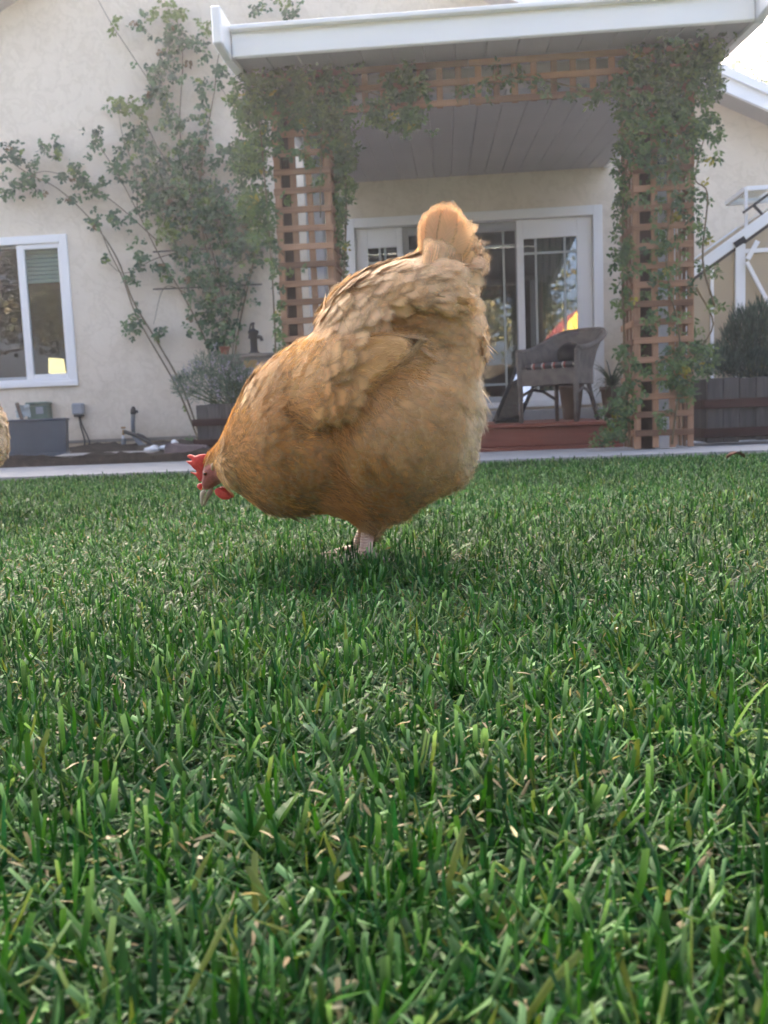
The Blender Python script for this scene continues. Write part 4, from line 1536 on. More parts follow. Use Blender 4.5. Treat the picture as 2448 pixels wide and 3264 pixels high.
vine('post_vine', 'leafy vine smothering the post beside the wall rose and trailing along the header', (la, PY, slab_z(PY)),
     [[(605, 965, PY - .02), (598, 800, PY - .03), (590, 600, PY - .03), (575, 400, PY - .05), (560, 250, PY - .05), (540, 150, PY - .02)],
      [(745, 965, PY + .2), (740, 700, PY + .2), (745, 450, PY + .2), (735, 280, PY + .1), (690, 190, PY - .05), (800, 200, PY - .06), (880, 230, PY - .06), (930, 180, PY - .06)],
      [(700, 250, PY - .04), (690, 360, PY - .04), (695, 470, PY - .04)]],
     [(545, 205, 50, 55, 900), (610, 180, 75, 45, 1300), (690, 175, 75, 45, 1200), (640, 235, 70, 42, 1200), (720, 235, 48, 45, 800), (748, 310, 24, 55, 600, PY - .05, PY + .3), (742, 400, 22, 75, 600, PY, PY + .33),
      (735, 480, 14, 50, 160, PY, PY + .33), (700, 290, 26, 38, 260), (680, 380, 22, 40, 120), (548, 300, 40, 75, 900, PY - .1, PY + .2), (550, 400, 42, 75, 800, PY - .1, PY + .2), (565, 480, 28, 50, 320), (590, 560, 14, 55, 150), (602, 660, 10, 55, 110),
      (605, 740, 12, 25, 60), (600, 300, 20, 40, 120), (870, 175, 52, 42, 620), (850, 235, 60, 40, 640), (905, 220, 24, 45, 240), (880, 275, 26, 22, 120), (800, 240, 20, 26, 90), (930, 280, 14, 16, 22), (650, 330, 40, 20, 90), (620, 430, 14, 14, 24),
      (685, 140, 10, 30, 40), (770, 120, 30, 14, 60), (740, 560, 8, 60, 60, PY, PY + .3), (640, 590, 20, 14, 20)],
     vc)
vine('post_vine', 'leafy vine heaped over the post beside the greenhouse and trailing down the lattice', (rb_, PY, slab_z(PY)),
     [[(1360, 965, PY + .05), (1350, 800, PY + .1), (1345, 600, PY + .1), (1350, 400, PY + .1), (1380, 250, PY - .04), (1420, 130, PY - .06)],
      [(1450, 960, PY - .03), (1470, 760, PY - .03), (1440, 560, PY - .03), (1460, 400, PY - .03), (1480, 200, PY - .05)],
      [(1545, 660, PY - .05), (1520, 560, PY - .04), (1530, 420, PY - .05), (1500, 380, PY - .04), (1535, 250, PY - .05)],
      [(1380, 200, PY - .05), (1250, 190, PY - .06), (1120, 165, PY - .06), (1010, 190, PY - .06)],
      [(1505, 620, PY - .04), (1540, 700, PY - .05), (1500, 770, PY - .05)]],
     [(1440, 125, 100, 42, 1500), (1390, 180, 80, 42, 1100), (1480, 185, 80, 52, 1400), (1530, 125, 36, 46, 500), (1420, 240, 76, 42, 1100), (1375, 300, 40, 48, 420), (1470, 285, 52, 50, 560), (1530, 270, 30, 36, 220), (1420, 330, 40, 40, 220),
      (1345, 350, 24, 50, 300, PY - .05, PY + .33), (1342, 450, 20, 55, 240, PY - .05, PY + .33), (1345, 550, 26, 55, 320, PY - .05, PY + .3), (1350, 640, 24, 40, 200, PY - .05, PY + .3), (1400, 400, 30, 50, 140), (1450, 430, 40, 50, 200), (1440, 520, 50, 50, 260),
      (1480, 360, 26, 30, 100), (1420, 600, 50, 40, 240), (1430, 690, 50, 30, 150), (1450, 800, 44, 36, 420), (1480, 760, 34, 34, 300), (1520, 780, 28, 34, 220), (1480, 840, 30, 24, 160), (1395, 790, 24, 24, 70), (1365, 850, 30, 40, 240, PY - .1, PY + .2), (1335, 900, 36, 46, 420, PY - .1, PY + .3),
      (1310, 945, 30, 16, 160, PY + .1, PY + .5), (1355, 770, 24, 30, 110), (1430, 900, 22, 26, 70), (1540, 340, 18, 20, 40), (1525, 420, 20, 20, 44), (1520, 510, 22, 30, 60), (1530, 580, 22, 22, 50), (1545, 660, 18, 22, 44), (1505, 300, 20, 40, 90), (1500, 430, 8, 70, 90),
      (1480, 620, 20, 20, 40), (1500, 700, 18, 14, 24), (1050, 185, 26, 20, 110), (1115, 165, 22, 24, 110), (1175, 185, 22, 24, 90), (1010, 195, 20, 20, 60), (1280, 200, 40, 26, 130), (1230, 210, 16, 14, 30), (1075, 150, 12, 16, 24), (1560, 90, 40, 14, 40, FY - .05, FY + .3),
      (1460, 75, 60, 14, 70, FY - .06, FY + .3), (1440, 10, 10, 10, 16, FY - .02, FY + .1), (1350, 230, 26, 30, 120)],
     vc)

# ------------------------------------------------------------------ trees
def make_tree(name, H, cr, nl, cols, lsz, seed):
    rs = random.Random(seed)
    root = empty(name)
    tr = MB()
    tips = []
    tr.tube(smooth_path([(0, 0, -.2), (.06, .03, H * .25), (-.05, .05, H * .5), (.05, 0, H * .8)], 4), [.16 * H / 6 * (1 - .8 * k / 12) for k in range(13)], 8)
    for k in range(26):
        z_ = H * rs.uniform(.28, .8)
        a = rs.uniform(0, 6.28)
        L_ = cr * rs.uniform(.55, 1.0) * (1.1 - .5 * abs(z_ / H - .5))
        e_ = Vector((math.cos(a) * L_, math.sin(a) * L_, z_ + L_ * rs.uniform(.15, .6)))
        m_ = Vector((math.cos(a) * L_ * .5, math.sin(a) * L_ * .5, z_ + L_ * .12))
        tr.tube([Vector((0, 0, z_)), m_, e_], [.05 * H / 6, .03 * H / 6, .012 * H / 6], 5, cap=False)
        tips += [e_, m_ * .3 + e_ * .7]
    tr.build('trunk', MT['bark'], root, smooth=True)
    tips.append(Vector((0, 0, H * .95)))
    T_ = np.array([tuple(t) for t in tips])
    idx = rng.integers(0, len(T_), nl)
    P_ = T_[idx] + rng.standard_normal((nl, 3)) * np.array([cr * .17, cr * .17, cr * .14])
    leaves_mesh('crown', P_, unit(rng.standard_normal((nl, 3)) + np.array([0, 0, -.3])), rng.uniform(.7, 1.3, nl) * lsz, rng.uniform(.5, .9, nl) * lsz, pal(nl, cols, .35), root, MT['vine_leaf'])['kind'] = 'stuff'
    return root
tp = at(2470, 300, 17.0)
t1 = make_tree('tree', 7.4, 1.9, 5200, [(.05, .075, .03), (.075, .10, .04), (.035, .055, .025)], .13, 3)
t1.location = (tp.x + .55, 17.0, -.1)
tag(t1, 'dark leafy tree rising beyond the roof at the greenhouse side', 'tree', 'garden trees')
# the far side of the garden, seen only mirrored in the glass
t2 = make_tree('tree', 8.5, 2.9, 5200, [(.05, .06, .025), (.10, .085, .03), (.04, .05, .02), (.13, .095, .03)], .22, 9)
for k, (x_, y_, s_, a_) in enumerate(((-7.2, -10.5, 1.0, 0), (-2.4, -11.5, 1.1, 2.0), (1.0, -10.2, .92, 4.1), (8.6, -11.0, 1.0, 1.2), (-11.6, -10.8, 1.05, 3.0), (-15.6, -10.4, 1.1, 5.0))):
    t_ = t2 if k == 0 else copy_tree(t2)
    t_.location = (x_, y_, 0); t_.rotation_euler.z = a_; t_.scale = (s_, s_, s_)
    tag(t_, 'autumn tinged tree along the back fence of the garden', 'tree', 'trees along the back fence')
fen = empty('back_fence', (0, -12.6, 0), label='brown board fence along the back of the garden', cat='fence')
fme = MB().box(0, .138, 0, .02, 0, 1.8, 0, .004).mesh('board', MT['fence'])
for k in range(210):
    link('board', fme, fen, (-18.8 + k * .144, jit(.004), jit(.01)))
um = at(1850, 1000, HY)
ux = um.x / HY * (HY * 2 + 6.0) + .1
umb = empty('parasol', (ux, -6.0, 0), label='yellow and red parasol on a pole at the far side of the lawn', cat='parasol')
MB().tube([(0, 0, -.02), (0, 0, 3.0)], .025, 8).build('pole', MT['greywood'], umb)
MB().lathe([(.25, -.01), (.25, .05), (.05, .08), (.03, .2)], (0, 0, 0), 16).build('base', MT['iron'], umb)
for k in range(8):
    a0, a1 = 2 * math.pi * k / 8, 2 * math.pi * (k + 1) / 8
    m_ = MB()
    vs = []
    for t in np.linspace(0, 1, 6):
        r_ = 1.1 * t
        z_ = 2.9 - .85 * t ** 1.5
        vs += [(r_ * math.cos(a0), r_ * math.sin(a0), z_), (r_ * math.cos(a1), r_ * math.sin(a1), z_)]
    m_.add(vs, [(2 * i_, 2 * i_ + 1, 2 * i_ + 3, 2 * i_ + 2) for i_ in range(5)])
    m_.build('canopy_panel', MT['red'] if k in (3, 7) else MT['yellow'], umb)

# ------------------------------------------------------------------ grass
def patch(x, y):
    """slow variation across the lawn, 0..1"""
    a_ = .5 + .25 * np.sin(x * 3.1 + 1.3 * np.sin(y * 2.3)) + .25 * np.sin(y * 4.7 + 1.7 * np.sin(x * 3.7 + .5))
    b_ = .5 + .5 * np.sin(x * 17 + 2.1 * np.sin(y * 13)) * np.sin(y * 21 + 1.9 * np.sin(x * 15 + 1))
    return np.clip(.6 * a_ + .4 * b_, 0, 1)


def blades(name, x0, x1, y0, y1, dens, Lr, Wr, rows, cols3, skip=None, zlift=0.0):
    n = int((x1 - x0) * (y1 - y0) * dens)
    x = rng.uniform(x0, x1, n); y = rng.uniform(y0, y1, n)
    # tufts
    k = max(4, n // 9)
    tx = rng.uniform(x0, x1, k); ty = rng.uniform(y0, y1, k)
    g_ = rng.integers(0, k, n)
    sel = rng.random(n) < .6
    x = np.where(sel, tx[g_] + rng.normal(0, .007, n), x)
    y = np.where(sel, ty[g_] + rng.normal(0, .007, n), y)
    keep = (y < LAWN_EDGE + .012 + .014 * np.sin(x * 9) * np.sin(x * 23 + 1)) & (y > -.6)
    if skip is not None:
        keep &= ~((x > skip[0]) & (x < skip[1]) & (y > skip[2]) & (y < skip[3]))
    x, y = x[keep], y[keep]
    n = len(x)
    pt_ = patch(x, y)
    kind = rng.random(n)
    straw = kind < (.02 + .07 * (1 - pt_) ** 3)
    L = rng.uniform(*Lr, n) * (.72 + .5 * pt_)
    wd = rng.uniform(*Wr, n)
    lean = np.abs(rng.normal(1.08, .5, n))
    lean = np.clip(lean, .03, 1.5)
    lean[straw] = rng.uniform(.9, 1.5, straw.sum())
    L[straw] *= rng.uniform(.5, .9, straw.sum())
    curve = rng.uniform(-.9, .9, n)
    az_ = rng.uniform(0, 2 * np.pi, n)
    d = np.stack([np.cos(az_), np.sin(az_), 0 * az_], 1)
    twist = rng.normal(0, .5, n)
    s_ = np.stack([-np.sin(az_ + twist), np.cos(az_ + twist), .15 * rng.standard_normal(n)], 1)
    z = lawn_z(y) + zlift
    cut = rng.random(n) < .55
    hue = rng.random(n)
    cA = np.array([.010, .060, .008]); cB = np.array([.033, .130, .011]); cC = np.array([.013, .082, .020])
    base = np.where((hue < .4)[:, None], cA, np.where((hue < .72)[:, None], cB, cC))
    base = base * rng.uniform(.75, 1.35, (n, 1)) * (1.35 - .7 * pt_[:, None])
    yel = rng.random(n) < .05
    base[yel] = np.array([.13, .17, .03])
    tipc = np.where(cut[:, None], base * .55 + np.array([.13, .22, .09]) * (rng.random((n, 1)) ** 2.5 * 2.0), base * 1.2)
    base[straw] = np.array([.30, .245, .14]) * rng.uniform(.6, 1.35, (straw.sum(), 1))
    tipc[straw] = base[straw] * 1.15
    V, C = [], []
    cc_n = 3 if cols3 else 2
    P = np.stack([x, y, z - .004], 1)
    ang = lean.copy()
    step = L / rows
    up = np.array([0, 0, 1.0])
    for r_ in range(rows + 1):
        t = r_ / rows
        prof = np.where(cut, np.clip(.62 + .5 * t, 0, 1) * (1 - .12 * (t > .99)), np.clip(.65 + .8 * t, 0, 1) * (1 - t ** 3) + .05)
        hw = (wd * prof * .5)[:, None]
        nrm = np.cross(s_, d * np.sin(ang)[:, None] + up * np.cos(ang)[:, None])
        c_ = base * (1 - t ** 3.5) + tipc * t ** 3.5
        c_ = c_ * (1.0 if t > .01 else .9)
        if cc_n == 3:
            V += [P - s_ * hw + nrm * hw * .35, P, P + s_ * hw + nrm * hw * .35]
            C += [c_, c_ * .93, c_]
        else:
            V += [P - s_ * hw, P + s_ * hw]
            C += [c_, c_]
        P = P + (d * np.sin(ang)[:, None] + up * np.cos(ang)[:, None]) * step[:, None]
        ang = np.clip(ang + curve * (1.0 / rows), 0, 2.0)
        P[:, 2] = np.maximum(P[:, 2], z + .002)
    if cc_n == 3:   # ragged mown end
        j_ = np.where(cut, rng.uniform(-.35, .35, n), 0)[:, None] * wd[:, None]
        V[-3] = V[-3] + (P - V[-2]) * 0 + j_ * up
        V[-1] = V[-1] - j_ * up
    per = (rows + 1) * cc_n
    VV = np.stack(V, 1).reshape(-1, 3); CC = np.stack(C, 1).reshape(-1, 3)
    b = (np.arange(n) * per)[:, None]
    fl_ = []
    for r_ in range(rows):
        for c_ in range(cc_n - 1):
            i0 = r_ * cc_n + c_
            fl_.append(b + np.array([[i0, i0 + 1, i0 + 1 + cc_n, i0 + cc_n]]))
    F = np.concatenate(fl_, 0)
    o_ = np_mesh(name, VV, F, MT['grass'], CC, smooth=True)
    return o_


HENX = at(1169, 1787, 1.14).x
gparts = [
    blades('grass', -.60, .60, .08, .80, 78000, (.011, .036), (.0011, .0033), 3, True),
    blades('grass', -1.25, 1.25, -.1, 1.5, 38000, (.012, .030), (.0013, .0030), 2, False, (-.60, .60, .08, .80)),
    blades('grass', HENX - .14, HENX + .10, .97, 1.17, 42000, (.030, .046), (.0015, .0030), 3, False),
    blades('grass', -2.1, 2.1, 1.5, 2.8, 18000, (.014, .031), (.0020, .0038), 2, False),
    blades('grass', -3.7, 3.7, 2.8, 4.33, 9000, (.016, .032), (.0034, .0056), 2, False),
]
# one lawn, one object
for o_ in gparts:
    o_.select_set(True)
bpy.context.view_layer.objects.active = gparts[0]
bpy.ops.object.join()
grass = gparts[0]
grass.name = 'grass'
tag(grass, 'thick mown green lawn grass with pale cut tips', 'grass', kind='stuff')

# straw clippings lying on the blades
n = 800
cx = rng.uniform(-1.1, 1.1, n); cy = rng.uniform(.2, 2.6, n)
hot = [(-.02, .42), (.04, .52), (-.03, .36), (.30, .98), (.36, .62), (-.26, .44), (-.18, 1.12), (.02, 1.08), (-.12, .34), (.16, .70)]
for k in range(n // 2):
    h_ = hot[k % len(hot)]
    cx[k] = h_[0] + rng.normal(0, .05); cy[k] = h_[1] + rng.normal(0, .05)
P = np.stack([cx, cy, lawn_z(cy) + rng.uniform(.008, .022, n)], 1)
Dn = unit(np.stack([rng.standard_normal(n), rng.standard_normal(n), .35 * rng.standard_normal(n)], 1))
Cc = pal(n, [(.42, .35, .22), (.50, .43, .28), (.30, .23, .13), (.36, .33, .16)], .2)
cl = leaves_mesh('straw_clippings', P, Dn, rng.uniform(.003, .012, n) * (1 + (rng.random(n) < .06)), rng.uniform(.0008, .0024, n), Cc, None, MT['grass'], .2, .4, (0, 0, 1))
tag(cl, 'pale dry straw clippings scattered over the lawn', 'clippings', kind='stuff')
# a few taller clumps missed by the mower
def ground(px, py):
    d = fw + cR * ((px - W_PX / 2) / F_PX) - cU * ((py - H_PX / 2) / F_PX)
    return CAM + d * (-CAM.z / d.z)
for px_, py_, nl_, L_, wd_, lab, cc3 in ((2310, 2390, 11, .060, .0034, 'pale yellow green grass clump standing above the right foreground lawn', [(.16, .26, .05), (.11, .21, .04)]),
                                  (1050, 2420, 14, .036, .0042, 'low blue green broad bladed grass clump beside straw litter', [(.06, .15, .06), (.09, .19, .09)]),
                                  (820, 2720, 10, .042, .0042, 'dark green broad bladed grass clump with upright leaf', [(.03, .12, .025), (.04, .14, .03)])):
    g_ = ground(px_, py_)
    strap_plant('grass_clump', (g_.x, g_.y, 0.0), nl_, L_, wd_, lab, 'grass', cc3, .95, MT['grass'])
# fallen dry leaf on the far lawn
dlp = at(2345, 1457, 3.2)
dl_ = MB()
nn = 9
vs = []
for a_ in range(nn):
    for b_ in range(3):
        t = a_ / (nn - 1)
        w_ = .035 * math.sin(math.pi * (t * .96 + .02)) ** .7
        vs.append(((t - .5) * .115, (b_ - 1) * w_, .022 * math.sin(t * 3.0) + .012 * abs(b_ - 1) + jit(.003)))
dl_.add(vs, [(a_ * 3 + b_, a_ * 3 + b_ + 1, a_ * 3 + b_ + 4, a_ * 3 + b_ + 3) for a_ in range(nn - 1) for b_ in range(2)])
o = dl_.build('dry_leaf', MT['dryleaf'], None, (dlp.x, 3.2, dlp.z - .006), smooth=True); o.scale = (.55, .8, .75)
tag(o, 'curled brown dry leaf lying on the far lawn near the lattice', 'leaf')

# ------------------------------------------------------------------ hen
HEN_Y = 1.14
foot = at(500 + 965 / 1.4426, 600 + 1712 / 1.4426, HEN_Y)
HX, HZ = foot.x, float(lawn_z(HEN_Y)) + .006
ax0 = at(500, 600, HEN_Y)


def hp(x, y):
    """close-up pixel -> hen-local (x, z)"""
    p_ = at(500 + x / 1.4426, 600 + y / 1.4426, HEN_Y)
    return (p_.x - HX, p_.z - HZ)


def hpoly(pts):
    return np.array([hp(*q_) for q_ in pts])


def inside(poly, X, Z):
    r = np.zeros(X.shape, bool)
    n_ = len(poly)
    for i_ in range(n_):
        x1_, z1_ = poly[i_]; x2_, z2_ = poly[(i_ + 1) % n_]
        if z1_ == z2_:
            continue
        c_ = ((z1_ > Z) != (z2_ > Z)) & (X < (x2_ - x1_) * (Z - z1_) / (z2_ - z1_) + x1_)
        r ^= c_
    return r


def sdist(poly, X, Z):
    """signed distance, positive inside"""
    d_ = np.full(X.shape, 1e9)
    n_ = len(poly)
    for i_ in range(n_):
        a_ = poly[i_]; b_ = poly[(i_ + 1) % n_]
        e_ = b_ - a_
        t_ = np.clip(((X - a_[0]) * e_[0] + (Z - a_[1]) * e_[1]) / (e_ @ e_ + 1e-12), 0, 1)
        d_ = np.minimum(d_, np.hypot(X - a_[0] - t_ * e_[0], Z - a_[1] - t_ * e_[1]))
    return np.where(inside(poly, X, Z), d_, -d_)


def poisson(mask, h, iters):
    u = np.zeros(mask.shape)
    for _ in range(iters):
        s_ = np.zeros_like(u)
        s_[1:-1, 1:-1] = (u[:-2, 1:-1] + u[2:, 1:-1] + u[1:-1, :-2] + u[1:-1, 2:]) / 4
        un = s_ + h * h
        un[~mask] = 0
        u = un
    return u


def smst(x):
    x = np.clip(x, 0, 1)
    return x * x * (3 - 2 * x)


def chaikin(P, it=2):
    for _ in range(it):
        Q = np.roll(P, -1, 0)
        P = np.stack([.75 * P + .25 * Q, .25 * P + .75 * Q], 1).reshape(-1, 2)
    return P


def inflate(poly, step, k=1.0, iters=400, bump=None, kmap=None):
    """closed two-sided shell from an outline; returns verts, tris, grid data"""
    lo, hi = poly.min(0) - step * 2, poly.max(0) + step * 2
    gx = np.arange(lo[0], hi[0], step); gz_ = np.arange(lo[1], hi[1], step)
    X, Z = np.meshgrid(gx, gz_)
    mk = inside(poly, X, Z)
    # coarse-to-fine start
    if min(mk.shape) > 60:
        c_ = mk[::4, ::4]
        u = poisson(c_, step * 4, 900)
        u = np.kron(u, np.ones((4, 4)))[:mk.shape[0], :mk.shape[1]]
        u[~mk] = 0
        for _ in range(iters):
            s_ = np.zeros_like(u)
            s_[1:-1, 1:-1] = (u[:-2, 1:-1] + u[2:, 1:-1] + u[1:-1, :-2] + u[1:-1, 2:]) / 4
            u = s_ + step * step
            u[~mk] = 0
    else:
        u = poisson(mk, step, iters)
    h_ = np.sqrt(np.maximum(u, 0)) * k
    if kmap is not None:
        h_ = h_ * kmap(X, Z)
    if bump is not None:
        h_ = np.where(mk, np.maximum(h_ + bump(X, Z, h_), h_ * .3), 0)
    # inner points only (not touching outside) carry height; the rim closes the shell
    inn = mk.copy()
    nb_ = mk[:-2, 1:-1] & mk[2:, 1:-1] & mk[1:-1, :-2] & mk[1:-1, 2:] & mk[:-2, :-2] & mk[2:, 2:] & mk[:-2, 2:] & mk[2:, :-2]
    inn[:] = False
    inn[1:-1, 1:-1] = nb_
    h_ = np.where(inn, h_, 0)
    idF = -np.ones(mk.shape, int); idB = idF.copy()
    pts = np.argwhere(mk)
    nF = len(pts)
    idF[mk] = np.arange(nF)
    binn = inn[mk]
    idb = np.where(binn, nF + np.cumsum(binn) - 1, np.arange(nF))
    idB[mk] = idb
    Xv, Zv, Hv = X[mk], Z[mk], h_[mk]
    V = np.concatenate([np.stack([Xv, -Hv, Zv], 1), np.stack([Xv[binn], Hv[binn], Zv[binn]], 1)])
    c4 = mk[:-1, :-1] & mk[1:, :-1] & mk[:-1, 1:] & mk[1:, 1:]
    seed = np.zeros_like(c4)
    seed[np.unravel_index(np.argmax(np.where(c4, h_[:-1, :-1], -1)), c4.shape)] = True
    while True:
        g2 = seed.copy()
        g2[1:] |= seed[:-1]; g2[:-1] |= seed[1:]; g2[:, 1:] |= seed[:, :-1]; g2[:, :-1] |= seed[:, 1:]
        g2 &= c4
        if g2.sum() == seed.sum():
            break
        seed = g2
    c4 = seed
    ii, jj = np.nonzero(c4)
    def quads(I, flip):
        q_ = np.stack([I[ii, jj], I[ii, jj + 1], I[ii + 1, jj + 1], I[ii + 1, jj]], 1)
        return q_[:, ::-1] if flip else q_
    F = np.concatenate([quads(idF, False), quads(idB, True)])
    # drop back faces made only of rim points (they would coincide with the front)
    same = np.all(F[:len(ii)] == np.sort(F[:len(ii)], 1), 1) & False
    rim = np.array([np.all(~inn[[a, a, a + 1, a + 1], [b, b + 1, b + 1, b]]) for a, b in zip(ii, jj)])
    F = np.concatenate([F[:len(ii)], F[len(ii):][~rim]])
    # relax a little
    E = np.concatenate([F[:, [0, 1]], F[:, [1, 2]], F[:, [2, 3]], F[:, [3, 0]]])
    for _ in range(3):
        acc = np.zeros_like(V); cnt = np.zeros(len(V))
        np.add.at(acc, E[:, 0], V[E[:, 1]]); np.add.at(cnt, E[:, 0], 1)
        np.add.at(acc, E[:, 1], V[E[:, 0]]); np.add.at(cnt, E[:, 1], 1)
        V = V * .5 + .5 * acc / np.maximum(cnt, 1)[:, None]
    return compact(V, F)


def compact(V, F):
    u, inv = np.unique(F.ravel(), return_inverse=True)
    return V[u], inv.reshape(F.shape)


def vnormals(V, F):
    n_ = np.cross(V[F[:, 2]] - V[F[:, 0]], V[F[:, 3]] - V[F[:, 1]])
    N = np.zeros_like(V)
    for k in range(4):
        np.add.at(N, F[:, k], n_)
    return unit(N)


OUT = [(205, 1290), (225, 1235), (260, 1195), (300, 1155), (322, 1115), (340, 1075), (358, 1030), (380, 985), (398, 950), (424, 912), (455, 878), (505, 822), (565, 772), (635, 716), (700, 694), (736, 664),
       (762, 618), (772, 572), (790, 522), (818, 476), (855, 447), (905, 418), (955, 393), (1025, 368), (1085, 345), (1140, 325), (1180, 300), (1208, 255), (1225, 205), (1248, 205), (1270, 178), (1300, 165), (1335, 163),
       (1362, 175), (1380, 200), (1390, 232), (1395, 270), (1398, 330), (1406, 395), (1398, 450), (1414, 520), (1430, 590), (1442, 660), (1448, 740), (1438, 820), (1454, 900), (1474, 980), (1479, 1040),
       (1476, 1100), (1462, 1160), (1452, 1220), (1434, 1285), (1402, 1332), (1344, 1380), (1261, 1422), (1200, 1450), (1150, 1490), (1095, 1522), (1045, 1555), (1012, 1600), (958, 1600), (935, 1565), (908, 1532),
       (862, 1506), (800, 1488), (740, 1486), (660, 1498), (600, 1494), (540, 1488), (484, 1466), (436, 1436), (402, 1404), (368, 1384), (340, 1362), (312, 1356), (285, 1372), (262, 1386), (235, 1394), (206, 1394), (196, 1370), (203, 1330)]
FACE = hpoly([(185, 1290), (214, 1288), (228, 1278), (252, 1266), (285, 1262), (303, 1285), (312, 1330), (316, 1362), (300, 1420), (180, 1420)])
SAD = hpoly([(735, 600), (770, 540), (820, 470), (900, 410), (1020, 360), (1120, 330), (1250, 360), (1340, 450), (1350, 540), (1310, 605), (1240, 595), (1160, 578), (1090, 596), (1015, 615), (1003, 650), (965, 672), (905, 692), (850, 668), (815, 645), (770, 655)])
WING = hpoly([(520, 860), (600, 770), (700, 715), (880, 702), (1050, 697), (1150, 702), (1192, 735), (1190, 790), (1130, 852), (1030, 925), (960, 975), (905, 1030), (860, 1072), (770, 1085), (690, 1050), (600, 980)])
THI = hpoly([(860, 1100), (930, 1010), (1010, 940), (1120, 870), (1240, 850), (1350, 900), (1410, 1030), (1400, 1180), (1330, 1300), (1220, 1390), (1080, 1420), (980, 1400), (900, 1300), (855, 1200)])
BRE = hpoly([(420, 1000), (560, 960), (700, 1060), (820, 1110), (860, 1250), (850, 1400), (700, 1470), (520, 1450), (420, 1360), (370, 1200)])
PX = hp(1001, 1000)[0] - hp(1000, 1000)[0]


def hen_bump(X, Z, h_):
    b = .018 * smst(sdist(SAD, X, Z) / .012) * smst(sdist(SAD, X, Z) / .03 + .6)
    b += .022 * smst(sdist(WING, X, Z) / .007) * smst((X - hp(640, 900)[0]) / .06)
    b += .016 * np.sqrt(smst(sdist(THI, X, Z) / .06))
    b += .012 * smst(sdist(BRE, X, Z) / .05)
    return b * np.clip(h_ / .05, 0, 1)


def hen_k(X, Z):
    k = np.ones_like(X)
    tx, tz = hp(1310, 330)
    k *= 1 - .6 * smst((Z - tz + .03) / .06)           # narrow tail
    hx_, hz_ = hp(330, 1280)
    k *= 1 - .28 * smst((hx_ - X + .004) / .02)         # head
    return k


outl = chaikin(hpoly(OUT), 2)
BV, BF = inflate(outl, .0021, math.sqrt(4) * .50 * .74, 900, hen_bump, hen_k)
BN = vnormals(BV, BF)
print('hen verts', len(BV), 'depth', BV[:, 1].min(), BV[:, 1].max())

GOLD = np.array([.61, .335, .125]); BUFF = np.array([.70, .445, .215]); PALE = np.array([.77, .545, .325]); CREAM = np.array([.80, .655, .46]); DGOLD = np.array([.50, .235, .06]); FACEC = np.array([.42, .075, .05])  # PALE back and tail plumage also carries painted light from above
